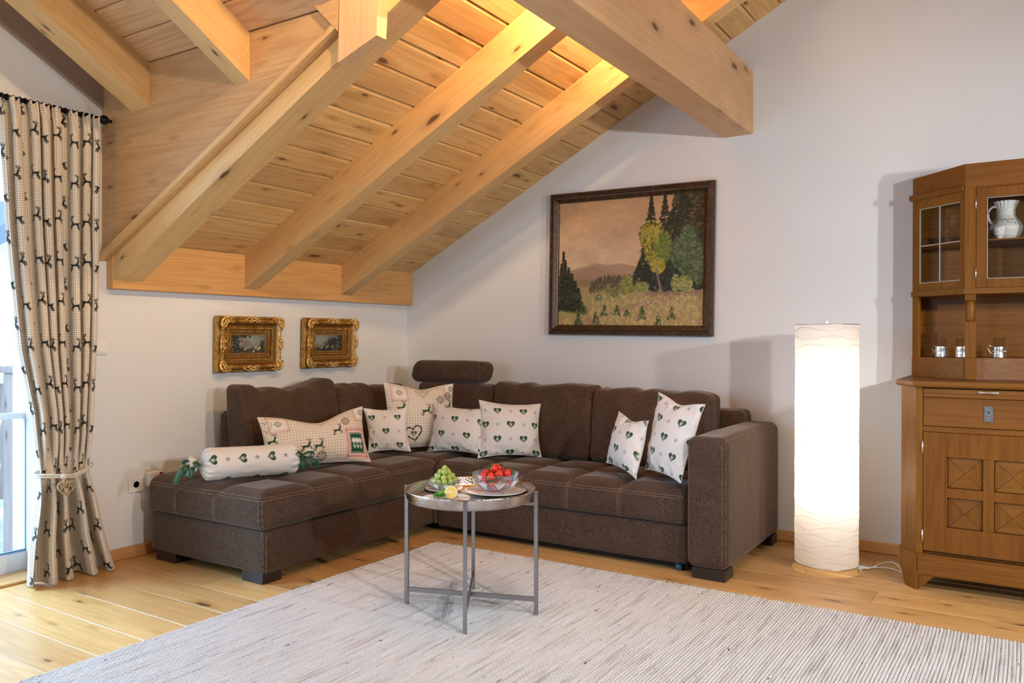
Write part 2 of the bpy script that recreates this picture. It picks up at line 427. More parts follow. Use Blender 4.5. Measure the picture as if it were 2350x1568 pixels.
m_wall = plaster('white_plaster', (.715, .722, .73)); m_taupe = plaster('shaded_plaster_taupe', (.42, .31, .23))  # the taupe carries the shade on a white plaster overhang
m_dark_gap = plain('dark_gap', (.05, .028, .012), .9)
m_white = plain('white_lacquer', (.82, .84, .86), .35)
m_plastic = plain('white_plastic', (.80, .79, .77), .3)
m_blackiron = plain('black_iron', (.012, .010, .012), .42, .6)
m_steel = plain('brushed_nickel', (.62, .57, .53), .28, 1.0)
m_chrome = plain('polished_silver', (.86, .84, .81), .30, 1.0)
def glass(name, col=(1, 1, 1), rough=0.0, ior=1.45, thin=False):
    t = NT(name)
    if thin:   # a flat pane: see-through with a faint reflection
        tr = t.add('ShaderNodeBsdfTransparent', {'Color': (*col, 1)}); gl = t.add('ShaderNodeBsdfGlossy', {'Roughness': .03})
        fr = t.add('ShaderNodeLayerWeight', {'Blend': .5}); mx = t.n.new('ShaderNodeMixShader')
        t.set(mx.inputs[0], t.math('ADD', t.math('MULTIPLY', t.math('POWER', fr.outputs['Facing'], 4.0), .6), .04)); t.set(mx.inputs[1], tr.outputs[0]); t.set(mx.inputs[2], gl.outputs[0]); t.t.links.new(mx.outputs[0], t.out.inputs[0])
    else: t.base((*col, 1)); t.p(Roughness=rough, IOR=ior, Transmission_Weight=1.0)
    return t.m
m_pane = glass('window_glass', (.97, .985, 1.0), thin=True); 
t = NT('cut_crystal'); t.n.remove(t.b); tr = t.add('ShaderNodeBsdfTransparent', {'Color': (.96, .965, .97, 1)}); gl = t.add('ShaderNodeBsdfGlossy', {'Roughness': .06}); dfc = t.add('ShaderNodeBsdfTranslucent', {'Color': (.95, .95, .97, 1)})
lw = t.add('ShaderNodeLayerWeight', {'Blend': .5}); m1 = t.n.new('ShaderNodeMixShader'); m2 = t.n.new('ShaderNodeMixShader')
t.set(m1.inputs[0], .09); t.set(m1.inputs[1], tr.outputs[0]); t.set(m1.inputs[2], dfc.outputs[0])
t.set(m2.inputs[0], t.math('ADD', t.math('MULTIPLY', t.math('POWER', lw.outputs['Facing'], 2.5), .7), .08)); t.set(m2.inputs[1], m1.outputs[0]); t.set(m2.inputs[2], gl.outputs[0]); t.t.links.new(m2.outputs[0], t.out.inputs[0]); m_crystal = t.m
m_crystal_cut = NT('crystal_cut_edge').p(Roughness=.12, Coat_Weight=.5).m; m_crystal_cut.node_tree.nodes['Principled BSDF'].inputs['Base Color'].default_value = (.82, .84, .88, 1)
m_drink = glass('tea_glass', (.97, .97, .98), thin=True)

# ================================================================ the room
RZ0, RS = 1.5487, .5251
def roof(x): return RZ0 + RS * x
YC = -2.294                                   # plane of the dormer cheek
def gab(y): return 2.372 + .58 * (YC - y)
def struct(mb, name, mats, **k): return mb.build(name, mats, None, kind='structure', **k)

# floor: slab with planks lying on it as parts
mb = MB(); mb.box((-.32, .3, -.30), (10.2, -8.3, -.022)); floor = struct(mb, 'floor', m_dark_gap)
PW = .1745; row = 0; y = .01
random.seed(3)
pcache = {}
for row in range(-1, 28):
    y1 = -.6875 + PW * (4 - row); y0 = y1 - PW
    if y1 > .012: y1 = .012
    cuts = {0: [2.3], }.get(row, None)
    x = -.2 if y0 < -2.5 else 0.0; xs = [x]
    off = random.uniform(.5, 2.6); x = x + off
    if row == 14: x = .30 + .0
    if row == 9: x = 2.93
    while x < 4.9: xs.append(x); x += random.uniform(1.8, 2.8)
    xs.append(5.1)
    for a, b in zip(xs[:-1], xs[1:]):
        if y0 < -4.9: break
        mb = MB(); mb.box((a + .0006, y0 + .0008, -.022), (b - .0006, y1 - .0008, 0.0), bev=.0012); mb.build('plank', m_floor, floor)
mb = MB(); mb.box((5.1, .012, -.022), (10, -8, 0)); mb.box((-.2, -4.88, -.022), (5.1, -8, 0)); mb.build('far_boards', m_floor, floor, kind='stuff')

# walls
mb = MB(); mb.box((-.3, .28, -.25), (10, 0, 1.55)); mb.prism([(-.3, 1.55), (10, 1.55), (5, 4.40)], 1, .28, 0)
struct(mb, 'wall_right', m_wall)
mb = MB()
mb.box((-.3, 0, -.25), (0, -2.294, 1.56))
mb.prism([(-2.294, -.25), (-2.56, -.25), (-2.56, gab(-2.56) + .03), (-2.294, gab(-2.294) + .03)], 0, -.3, 0)
mb.prism([(-2.56, 2.03), (-4.7, 2.03), (-4.7, gab(-4.6) + 0), (-4.6, gab(-4.6) + .03), (-2.56, gab(-2.56) + .03)], 0, -.3, 0)
mb.prism([(-4.7, -.25), (-6.95, -.25), (-6.95, gab(-2.25)), (-4.7, gab(-4.6))], 0, -.3, 0)
mb.box((-.3, -6.95, -.25), (0, -8.3, 1.56)); struct(mb, 'wall_left', m_wall)
mb = MB(); mb.box((-.3, -8, -.25), (1.0, -8.3, 4.4)); mb.box((2.2, -8, -.25), (10, -8.3, 4.4)); mb.box((1.0, -8, -.25), (2.2, -8.3, .7)); mb.box((1.0, -8, 2.3), (2.2, -8.3, 4.4))
struct(mb, 'wall_front', m_wall)
mb = MB(); mb.box((10, .28, -.25), (10.2, -8.3, 1.6)); struct(mb, 'wall_far', m_wall)
# window behind the photographer
win = MB(); win.box((1.0, -8.05, .7), (1.06, -8.15, 2.3)); win.box((2.14, -8.05, .7), (2.2, -8.15, 2.3)); win.box((1.06, -8.05, .7), (2.14, -8.15, .76)); win.box((1.06, -8.05, 2.24), (2.14, -8.15, 2.3))
wo = struct(win, 'window_1', m_white); mb = MB(); mb.box((1.055, -8.10, .755), (2.145, -8.106, 2.245)); mb.build('pane', m_pane, wo)

# ceiling: weathertight slabs, then every visible board, rafter and beam as parts
mb = MB()
def slab(poly, zf, th=.05):
    n = len(poly); V = [(x, y, zf(x, y)) for x, y in poly] + [(x, y, zf(x, y) + th) for x, y in poly]
    mb.put(V, [tuple(range(n)), tuple(range(n, 2 * n))[::-1]] + [(i, (i + 1) % n, n + (i + 1) % n, n + i) for i in range(n)])
XV = (gab(YC) - RZ0) / RS; XR = (gab(-4.6) - RZ0) / RS
up = .022
slab([(-.3, .28), (XV, .28), (XV, YC + .03), (-.3, YC + .03)], lambda x, y: roof(x) + up)
slab([(XV, .28), (5, .28), (5, -4.6), (XR, -4.6), (XV, YC)], lambda x, y: roof(x) + up)
slab([(XR, -4.6), (5, -4.6), (5, -8.3), (XV, -8.3), (XV, -6.906)], lambda x, y: roof(x) + up)
slab([(-.3, -6.906), (XV, -6.906), (XV, -8.3), (-.3, -8.3)], lambda x, y: roof(x) + up)
slab([(5, .28), (10.2, .28), (10.2, -8.3), (5, -8.3)], lambda x, y: roof(5) - RS * (x - 5) + up)
slab([(-.3, YC + .03), (XV, YC + .03), (XR, -4.6), (-.3, -4.6)], lambda x, y: gab(y) + up)
slab([(-.3, -6.93), (XV, -6.93), (XR, -4.6), (-.3, -4.6)], lambda x, y: gab(-9.2 - y) + up)
mb.prism([(-.3, 1.4), (XV, 2.372), (-.3, 2.40)], 1, -6.906, -6.93)
ceiling = struct(mb, 'ceiling', m_cheek)
# roof boards along y, each one tongue-and-groove board
CA = math.cos(math.atan(RS)); 
def roofboard(x0, x1, y0, y1a, y1b):
    g = .0028; x0 += g; x1 -= g; b = .006; th = .02; dz = .0
    # underside with small bevels so the joint reads as a groove
    prof = [(x0, roof(x0) + b), (x0 + b, roof(x0 + b)), (x1 - b, roof(x1 - b)), (x1, roof(x1) + b), (x1, roof(x1) + th), (x0, roof(x0) + th)]
    V = [(x, y0, z) for x, z in prof] + [(x, (y1a if i in (0, 1, 5) else y1b), z) for i, (x, z) in enumerate(prof)]
    m_ = MB(); m_.put(V, [(0, 1, 2, 3, 4, 5)[::-1], (6, 7, 8, 9, 10, 11)] + [(i, (i + 1) % 6, 6 + (i + 1) % 6, 6 + i) for i in range(6)]); return m_
k = 0; BW = .1366
for k in range(-2, 34):
    x0 = .191 + BW * k; x1 = x0 + BW; x0 = max(x0, -.02)
    if x0 > 4.95: break
    def yv(x): return YC + .02 if x < XV else YC - (roof(x) - 2.372) / .58
    segs = [(0.0, min(yv(x0), yv(x1)), yv(x0), yv(x1))] if x1 < XV else [(0.0, 0, yv(x0), yv(x1))]
    for s0, _, a, b in segs:
        if x0 > XR: a = b = -6.0
        if x0 < 1.5:                              # boards butt-jointed over the second rafter in places
            cut = [-1.43, -.67, None, -1.43][k % 4]
            if cut and k % 3 == 0:
                roofboard(x0, x1, 0, cut, cut).build('board', m_board, ceiling); roofboard(x0, x1, cut - .001, a, b).build('board', m_board, ceiling); continue
        roofboard(x0, x1, s0, a, b).build('board', m_board, ceiling)
# dormer boards along x
yy = YC
for i in range(17):
    y0 = YC - i * .128; y1 = y0 - .128
    if i == 0: y0 = YC - .0005
    g = .0022; b = .004
    yA, yB = y0 - g, y1 + g
    xe = min(XV + max(0, (gab(y0) - roof(XV)) / RS), XR)
    prof = [(yA, gab(yA) + b), (yA - b, gab(yA - b)), (yB + b, gab(yB + b)), (yB, gab(yB) + b), (yB, gab(yB) + .02), (yA, gab(yA) + .02)]
    m_ = MB(); m_.prism([(p, q) for p, q in prof], 0, 0.0, xe); m_.build('board', m_boardx, ceiling)
# rafters
def rafter(y0, y1, x0=.053, x1=5.0, mat=m_rafter, zb=1.357):
    m_ = MB(); m_.prism([(x0, zb + RS * x0), (x1, zb + RS * x1), (x1, roof(x1) - .0005), (x0, roof(x0) - .0005)], 1, y0, y1)
    o = m_.build('rafter', mat, ceiling); return o
rafter(-1.485, -1.382); rafter(-.718, -.621)
rafter(-2.266, -2.116)
def gable_rafter(x0, x1, y0=YC):
    m_ = MB(); yb = -4.6; m_.prism([(y0, gab(y0) - .203), (yb, gab(yb) - .203), (yb, gab(yb) - .0005), (y0, gab(y0) - .0005)], 0, x0, x1); m_.build('rafter', m_grafter, ceiling)
gable_rafter(.245, .385); gable_rafter(.985, 1.077, YC)
# cheek panel under the dormer plate, with its trim batten
m_ = MB(); m_.prism([(0.0, 1.478), (XV + .3, 1.478 + .506 * (XV + .3)), (XV + .3, 2.372 + .16), (XV, 2.372), (0.0, 2.372)], 1, YC, YC + .026); m_.build('cheek_panel', m_cheek, ceiling)
m_ = MB(); m_.prism([(0.0, 1.474), (1.604, 1.474 + .506 * 1.604), (1.604, 1.474 + .506 * 1.604 + .026), (0.0, 1.474 + .028)], 1, YC - .0225, YC - .0005); m_.build('batten', m_rafter, ceiling)
# plate on the left wall, purlin, post, brace
m_ = MB(); m_.box((0.0005, -.0005, 1.343), (.053, -2.27, 1.577), bev=.002); m_.build('wall_plate', wood('orange_spruce_plate', (.74, .42, .15), (.60, .30, .085), (.42, .18, .045), axis=1, fine=60, knots=.5, var=.05), ceiling)
m_ = MB(); m_.box((2.328, 0, 2.249), (2.502, -7.9, 2.602), bev=.003); m_.build('purlin', m_raftery, ceiling)
m_ = MB(); m_.prism([(1.606, 2.143), (1.800, 2.208), (1.835, 2.95), (1.632, 2.95)], 1, -2.3185, -2.2945); m_.prism([(1.606, 2.143), (1.800, 2.208), (1.810, 2.35), (1.612, 2.25)], 1, -2.2945, -2.2665); m_.build('post', m_postw, ceiling)
m_ = MB(); m_.prism([(1.6045, 2.262), (1.6085, 2.42), (1.48, 2.56), (1.34, 2.52)], 1, -2.3185, -2.2945); m_.build('brace', m_cheek, ceiling)
# verge band on the gable wall, its plaster's shade put into the taupe colour
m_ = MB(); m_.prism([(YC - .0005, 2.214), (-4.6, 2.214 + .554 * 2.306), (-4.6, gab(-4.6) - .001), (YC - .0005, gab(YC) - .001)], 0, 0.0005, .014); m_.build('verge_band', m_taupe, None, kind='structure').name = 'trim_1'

# baseboards
mb = MB(); mb.box((.02, -.0005, 0.0005), (8.5, -.018, .058), bev=.004); struct(mb, 'baseboard_right', m_base)
mb = MB(); mb.box((0.0005, -.001, 0.0005), (.018, -2.555, .058), bev=.004); struct(mb, 'baseboard_left', m_basey)

# balcony door in the left wall
D = MB(); xf0, xf1 = -.235, -.175
D.box((xf0, -2.50, 0.0), (xf1, -2.548, 2.03), bev=.006); D.box((xf0, -4.70, 0), (xf1, -4.64, 2.03), bev=.006)
D.box((xf0, -2.548, 1.985), (xf1, -4.64, 2.03), bev=.004); D.box((xf0, -2.548, .003), (xf1, -4.64, .098), bev=.006); D.box((xf0, -3.55, .098), (xf1, -3.65, 1.985), bev=.006)
door = struct(D, 'door_1', m_white)
for z0, z1 in ((.098, .722), (.750, 1.985)):
    for ya, yb in ((-2.548, -3.55), (-3.65, -4.64)):
        mb = MB(); mb.box((-.208, ya - .002, z0 + .001), (-.202, yb + .002, z1 - .001)); mb.build('pane', m_pane, door)
for ya, yb in ((-2.549, -3.549), (-3.651, -4.639)):
    mb = MB(); mb.box((-.225, ya, .7225), (-.185, yb, .7495), bev=.003); mb.build('glazing_bar', m_white, door)
m_blueseal = plain('blue_grey_gasket', (.10, .25, .42), .5)
mb = MB(); mb.box((-.184, -2.5485, .10), (-.176, -2.562, .72)); mb.box((-.184, -2.549, .10), (-.176, -3.54, .108)); mb.build('gasket', m_blueseal, door)
mb = MB(); mb.box((-.172, -2.5605, 0.0005), (.004, -4.6995, .012), bev=.003); mb.build('threshold', m_basey, door)

# ================================================================ outside the door
m_weather = wood('weathered_post', (.46, .36, .31), (.33, .24, .20), (.20, .14, .11), axis=2, fine=60, knots=.35, var=.1, rough=.8)
m_bluepaint = plain('pale_blue_grey_boards', (.50, .58, .66), .7); m_deck = wood('grey_deck_board', (.62, .62, .60), (.5, .5, .5), (.35, .34, .34), axis=0, fine=50, var=.15, rough=.7)
m_snow = plain('white_render', (.85, .88, .9), .8); m_roofgrey = plain('grey_roof_tiles', (.20, .23, .27), .7)
deckb = MB(); deckb.box((-.305, -1.0, -.20), (-2.0, -6.0, -.125)); deck = struct(deckb, 'balcony_floor', m_deck)
for i in range(12):
    mb = MB(); mb.box((-.31 - i * .14, -1.0, -.1245), (-.44 - i * .14, -6.0, -.10), bev=.003); mb.build('deck_board', m_deck, deck)
post = thing('balcony_post', 'weathered square timber post just outside the balcony door', 'post', (-.62, -2.36, -.10))
mb = MB(); mb.box((-.69, -2.28, -.0995), (-.56, -2.42, .92), bev=.006); mb.build('shaft', m_weather, post)
mb = MB(); mb.box((-.71, -2.26, .9205), (-.54, -2.44, .955), bev=.005); mb.build('cap', m_weather, post)
lan = thing('wall_lantern', 'small grey metal lantern box fixed to the weathered balcony post', 'lantern', (-.55, -2.385, .25))
mb = MB(); mb.box((-.5595, -2.355, .262), (-.525, -2.41, .345), bev=.003); mb.build('body', plain('lantern_metal', (.25, .33, .4), .4, .7), lan)
mb = MB(); mb.box((-.565 + .006, -2.35, .3455), (-.515, -2.415, .353), bev=.002); mb.build('lid', m_steel, lan)
for i in range(4):
    mb = MB(); mb.box((-.5248, -2.362 - i * .011, .269), (-.522, -2.369 - i * .011, .276)); mb.build('vent', m_white, lan)
rail = thing('balcony_railing', 'pale timber balcony railing of upright boards with diamond cut-outs', 'railing', (-1.95, -3.5, -.10))
mb = MB(); mb.box((-1.9, -1.0, .80), (-1.99, -6.0, .86), bev=.004); mb.build('top_rail', m_snow, rail)
mb = MB(); mb.box((-1.92, -1.0, -.02), (-1.97, -6.0, .03), bev=.004); mb.build('bottom_rail', m_snow, rail)
for i in range(22):
    yb = -1.05 - i * .165
    # a board with a notched (half diamond) edge on both sides
    pts = [(yb, .0305), (yb, .18), (yb - .03, .26), (yb, .34), (yb, .42), (yb - .035, .55), (yb, .68), (yb, .7995), (yb - .155, .7995), (yb - .155, .68), (yb - .12, .55), (yb - .155, .42), (yb - .155, .34), (yb - .125, .26), (yb - .155, .18), (yb - .155, .0305)]
    mb = MB(); mb.prism(pts, 0, -1.935, -1.958); mb.build('slat', m_weather, rail)
house = thing('neighbour_house', 'white rendered neighbouring house with a grey gable roof outside', 'house', (-9, 3.0, -3))
mb = MB(); mb.prism([(6.5, -3), (-.8, -3), (-.8, 1.15), (2.6, 3.2), (6.5, 1.3)], 0, -9, -14); mb.build('wall', m_snow, house)
mb = MB(); mb.prism([(-1.3, .86), (2.6, 3.22), (2.6, 3.5), (-1.35, 1.10)], 0, -8.7, -14.3); mb.prism([(2.6, 3.22), (6.8, 1.12), (6.8, 1.38), (2.6, 3.5)], 0, -8.7, -14.3); mb.build('roof', m_roofgrey, house)
for i in range(3):
    mb = MB(); mb.box((-8.998, .2 + i * 1.9, -1.2), (-8.96, 1.1 + i * 1.9, .2)); mb.build('window', m_bluepaint, house)
grd = MB(); grd.box((-2.3, -25, -3.1), (-30, 25, -3.0)); struct(grd, 'ground', m_snow)

# ================================================================ rug
t = NT('woven_wool_rug')
c1 = t.coord(scale=(90, 3.2, 1)); c2 = t.coord(scale=(55, 5, 1)); c3 = t.coord(scale=(2, 2, 1)); c4 = t.coord(scale=(160, 90, 1))
n1 = t.add('ShaderNodeTexNoise', {'Vector': c1, 'Scale': 1.0, 'Detail': 3.0}); n2 = t.add('ShaderNodeTexNoise', {'Vector': c2, 'Scale': 1.3, 'Detail': 4.0, 'Roughness': .7})
n3 = t.add('ShaderNodeTexNoise', {'Vector': c3, 'Scale': 1.5, 'Detail': 2.0}); n4 = t.add('ShaderNodeTexNoise', {'Vector': c4, 'Scale': 1.0, 'Detail': 3.0})
col = t.ramp(n1.outputs[0], [(.30, (.45, .43, .405)), (.45, (.64, .635, .62)), (.7, (.72, .715, .70))])
col = t.mix(t.math('MULTIPLY', t.sstep(n4.outputs[0], .5, .75), .25), col, (.45, .40, .34, 1))
col = t.mix(t.math('MULTIPLY', t.sstep(n2.outputs[0], .64, .70), .9), col, (.09, .065, .05, 1))
n5 = t.add('ShaderNodeTexNoise', {'Vector': t.coord(scale=(70, 14, 1)), 'Scale': 1.0, 'Detail': 1.0})
col = t.mix(t.math('MULTIPLY', t.sstep(n5.outputs[0], .74, .80), .9), col, (.06, .03, .025, 1))
t.base(col); t.p(Roughness=.95, Specular_IOR_Level=.1); t.bump(n4.outputs[0], .5, .004); m_rug = t.m
rx0, rx1, ry0, ry1 = 1.116, 4.5, -1.088, -4.0
per = .0118; nx = int((rx1 - rx0) / per * 4.4); ny = 340
X = np.linspace(rx0, rx1, nx); Yv = np.linspace(ry0, ry1, ny)
XX, YY = np.meshgrid(X, Yv, indexing='ij')
ph = (XX - rx0) / per + .25 * vnoise(XX * 4, YY * 3)
rid = np.floor(ph); prof = np.abs(np.sin(PI * ph)) ** .6
bead = .5 + .5 * np.sin(YY * 2 * PI / .0145 + rid * 2.4 + 1.2 * vnoise(rid * .7, YY * 9))
Z = .003 + .008 * prof + .0028 * bead * prof + .0012 * vnoise(XX * 60, YY * 60)
ed = np.minimum(np.minimum(XX - rx0, rx1 - XX), np.minimum(ry0 - YY, YY - ry1)); Z = np.where(ed < .004, .0005, Z)
YY2 = YY + np.where(np.arange(ny)[None, :] < 3, .006 * (np.abs(np.sin(PI * ph)) - .5) * 1.5 + .004 * vnoise(rid * 1.7, 0 * YY), 0)
YY2 = YY2 + .006 * vnoise(XX * 1.2, 0 * YY) + .0
XX2 = XX + np.where(np.arange(nx)[:, None] < 5, .003 * np.sin(YY * 2 * PI / .03), 0) + .006 * vnoise(0 * XX, YY * 1.5)
rug = npmesh('rug', np.stack([XX2, YY2, Z], -1).reshape(-1, 3), gridq(nx, ny), m_rug, None)
tag(rug, 'large cream flecked hand-woven wool rug with ribbed texture under the side table', 'rug')

# ================================================================ corner sofa
t = NT('brown_microsuede')
nA = t.add('ShaderNodeTexNoise', {'Vector': t.coord(scale=(1, 1, .55)), 'Scale': 260.0, 'Detail': 3.0, 'Roughness': .7})
nB = t.add('ShaderNodeTexNoise', {'Vector': t.coord(), 'Scale': 11.0, 'Detail': 4.0})
col = t.ramp(nA.outputs[0], [(.32, (.022, .013, .0085)), (.5, (.062, .036, .023)), (.70, (.135, .085, .058))])
col = t.mix(t.math('MULTIPLY', t.sstep(nB.outputs[0], .4, .7), .40), col, (.085, .056, .040, 1))
t.base(col); t.p(Roughness=.9, Specular_IOR_Level=.12, Sheen_Weight=.35, Sheen_Roughness=.45, Sheen_Tint=(.75, .62, .52, 1)); t.bump(nA.outputs[0], .35, .0015); m_suede = t.m
m_thread = plain('beige_thread', (.42, .33, .26), .7); m_foot = plain('dark_stained_foot', (.018, .011, .009), .35)
sofa = thing('corner_sofa', 'dark brown microsuede corner sofa with chaise and contrast stitching, standing on block feet', 'sofa', (.3, -.3, 0))
SX, SY = .94, -2.11
def front_bulge(P, U): return P
soft_box('chaise_base', (.105, SY + .008, .045), (SX - .004, -.062, .238), .014, m_suede, sofa, n=(20, 40, 10), puff=(.006, .008, 0), wr=.0015)
soft_box('seat_base', (SX + .03, -.885, .036), (2.452, -.10, .222), .012, m_suede, sofa, n=(40, 16, 10), puff=(0, .006, 0), wr=.0012)
mbp = MB(); mbp.box((SX + .004, -.895, .05), (SX + .024, -.86, .235), bev=.006); mbp.build('corner_gusset', m_suede, sofa)
# tufted seats
CYS = [-1.803, -1.523, -1.248, -.84, -.5]; CXS = [.335, .626]
RXS = [1.235, 1.53, 1.821, 2.11]; RYS = [-.62, -.36]
def tuft(v, lines, wd):
    d = np.min(np.abs(np.subtract.outer(v, np.array(lines))), axis=-1); return np.exp(-(d / wd) ** 1.1)
def f_chaise(P, U):
    top = np.clip((P[:, 2] - .325) / .075, 0, 1) ** 1.5
    g = np.maximum(tuft(P[:, 1], CYS, .03), tuft(P[:, 0], CXS, .03))
    P[:, 2] += top * (.022 - .026 * g)
    e = np.maximum(np.clip((P[:, 0] - (SX - .05)) / .05, 0, 1), np.clip((-P[:, 1] + SY + .05) / .05, 0, 1)); P[:, 2] -= top * e * .022
    P[:, 2] += top * .003 * vnoise(P[:, 0] * 9, P[:, 1] * 9)
    return P
soft_box('chaise_seat', (.095, SY - .006, .240), (SX + .004, -.065, .398), .032, m_suede, sofa, n=(72, 150, 14), puff=(.012, .014, 0), fn=f_chaise)
def f_seat(P, U):
    top = np.clip((P[:, 2] - .315) / .06, 0, 1) ** 1.5
    g = np.maximum(tuft(P[:, 0], RXS, .028), tuft(P[:, 1], RYS, .028))
    P[:, 2] += top * (.030 - .034 * g)
    e = np.clip((-P[:, 1] - .85) / .05, 0, 1) + .0; P[:, 2] -= top * e * .022
    P[:, 2] += top * .003 * vnoise(P[:, 0] * 9, P[:, 1] * 9)
    return P
soft_box('seat_cushion', (SX + .012, -.905, .224), (2.455, -.12, .376), .03, m_suede, sofa, n=(130, 80, 14), puff=(.0, .012, 0), fn=f_seat)
# arm
soft_box('armrest', (2.468, -.952, .044), (2.660, -.030, .652), .045, m_suede, sofa, n=(20, 60, 40), puff=(.006, .004, .004), wr=.0016, wrs=6)
# back frames
soft_box('back_frame', (.06, -1.672, .245), (.205, -.03, .705), .035, m_suede, sofa, n=(14, 50, 24), wr=.0016)
soft_box('back_frame', (.21, -.205, .245), (2.512, -.03, .716), .035, m_suede, sofa, n=(60, 14, 24), wr=.0016)
# headrest: stuffed roll with an oval end, on two steel brackets
def f_head(P, U): P[:, 0] += .012 * np.sin(U[:, 2] * 1.5); return P
hr = soft_box('headrest', (.322, -.345, .815), (.905, -.205, .957), .050, m_suede, sofa, n=(50, 20, 20), puff=(.016, .006, .004), fn=f_head, wr=.002)
for x in (.42, .80): mb = MB(); mb.box((x, -.262, .69), (x + .03, -.256, .84)); mb.build('headrest_bracket', m_steel, sofa)
# feet
def foot(a, b):
    mb = MB(); mb.box(a, b, bev=.003); mb.build('foot', m_foot, sofa)
foot((.790, -2.10, .0005), (.932, -1.99, .052)); foot((.145, -2.10, .0005), (.30, -2.0, .052)); foot((2.497, -.945, .0005), (2.655, -.83, .05)); foot((2.52, -.16, .0005), (2.655, -.06, .05)); foot((.12, -.3, .0005), (.25, -.15, .052))
mb = MB(); mb.tube([(2.39, -.86, .018), (2.42, -.86, .018)], .0175, 14); mb.build('caster', plain('blue_caster', (.02, .07, .10), .4), sofa)
mb = MB(); mb.box((SX + .05, -.84, .012), (2.44, -.80, .035)); mb.build('metal_rail', m_blackiron, sofa)
# contrast stitching, dash by dash
st = MB()
def stitch(path, gap=.0078, L=.0052, r=.00085):
    P = [Vector(p) for p in path]; d = 0.0
    for a, b in zip(P[:-1], P[1:]):
        e = b - a; l = e.length; e.normalize()
        while d < l:
            p = a + e * d; q = a + e * min(d + L, l + .001); s_ = e.cross(Vector((.3, .5, .81))).normalized() * r; u_ = e.cross(s_).normalized() * r
            V = [p - s_, p + u_, p + s_, p - u_, q - s_, q + u_, q + s_, q - u_]
            st.put(V, [(0, 1, 5, 4), (1, 2, 6, 5), (2, 3, 7, 6), (3, 0, 4, 7)]); d += gap
        d -= l
for L_, R_c in ((sofa.children, 0),): pass
deps = None
from mathutils.bvhtree import BVHTree
def bvh(o):
    me = o.data; off = ORG[o.name]; return BVHTree.FromPolygons([v.co + off for v in me.vertices], [tuple(p.vertices) for p in me.polygons])
def part(root, nm, i=0): return [c for c in root.children if c.name.split('.')[0] == nm][i]
def drop(tree, pts, direction=(0, 0, -1), lift=.0009):
    d = Vector(direction); out = []
    for p in pts:
        h = tree.ray_cast(Vector(p) - d * .3, d)
        if h[0] is not None: out.append(h[0] - d * lift)
    return out
def lin(a, b, n=60): return [Vector(a).lerp(Vector(b), i / n) for i in range(n + 1)]
bc = bvh(part(sofa, 'chaise_seat')); bs = bvh(part(sofa, 'seat_cushion')); ba = bvh(part(sofa, 'armrest')); bb = bvh(part(sofa, 'chaise_base')); bh = bvh(hr)
for o in (0, .012):
    stitch(drop(bc, lin((SX + .05, SY, .388 - o), (SX + .05, -.87, .388 - o), 120), (-1, 0, 0)))
    stitch(drop(bc, lin((.11, SY - .1, .388 - o), (SX - .012, SY - .1, .388 - o), 90), (0, 1, 0)))
    stitch(drop(bs, lin((SX + .03, -1.0, .362 - o), (2.44, -1.0, .362 - o), 120), (0, 1, 0)))
for dx in (-.006, .006):
    for x in CXS: stitch(drop(bc, lin((x + dx, SY - .1, .25), (x + dx, SY - .1, .37), 12), (0, 1, 0)))
    for x in RXS: stitch(drop(bs, lin((x + dx, -1.0, .235), (x + dx, -1.0, .35), 12), (0, 1, 0)))
    for y_ in CYS[:4]: stitch(drop(bc, lin((SX - .01, y_ + dx, .5), (.45, y_ + dx, .5), 50)))
    for x in RXS: stitch(drop(bs, lin((x + dx, -.90, .5), (x + dx, -.66, .5), 40)))
for (x_, n_) in ((2.652, 0), (2.640, 0)):
    pth = drop(ba, lin((x_, -1.1, .06), (x_, -1.1, .62), 80), (0, 1, 0)); stitch(pth)
stitch(drop(ba, lin((2.474, -1.1, .06), (2.474, -1.1, .62), 80), (0, 1, 0)))
stitch(drop(ba, lin((2.648, -.93, .8), (2.648, -.06, .8), 80)))
for dx in (0, -.012):
    for tr_, z0, z1 in ((bb, .05, .232), (bc, .245, .372)): stitch(drop(tr_, lin((SX - .004 + dx, SY - .2, z0), (SX - .004 + dx, SY - .2, z1), 20), (0, 1, 0)))
    stitch(drop(bb, lin((SX + .1, SY + .012 - dx, .05), (SX + .1, SY + .012 - dx, .232), 20), (-1, 0, 0)))
stitch(drop(bh, [(.885, -.275 + .06 * math.cos(a), .885 + .062 * math.sin(a)) for a in [i * PI / 30 for i in range(61)]], (-1, 0, 0)) if False else drop(bh, lin((.872, -.30, 1.1), (.872, -.25, 1.1), 10)))
stitch(drop(bh, lin((.872, -.6, .83), (.872, -.6, .94), 14), (0, 1, 0)))
st.build('stitching', m_thread, sofa, kind='stuff')

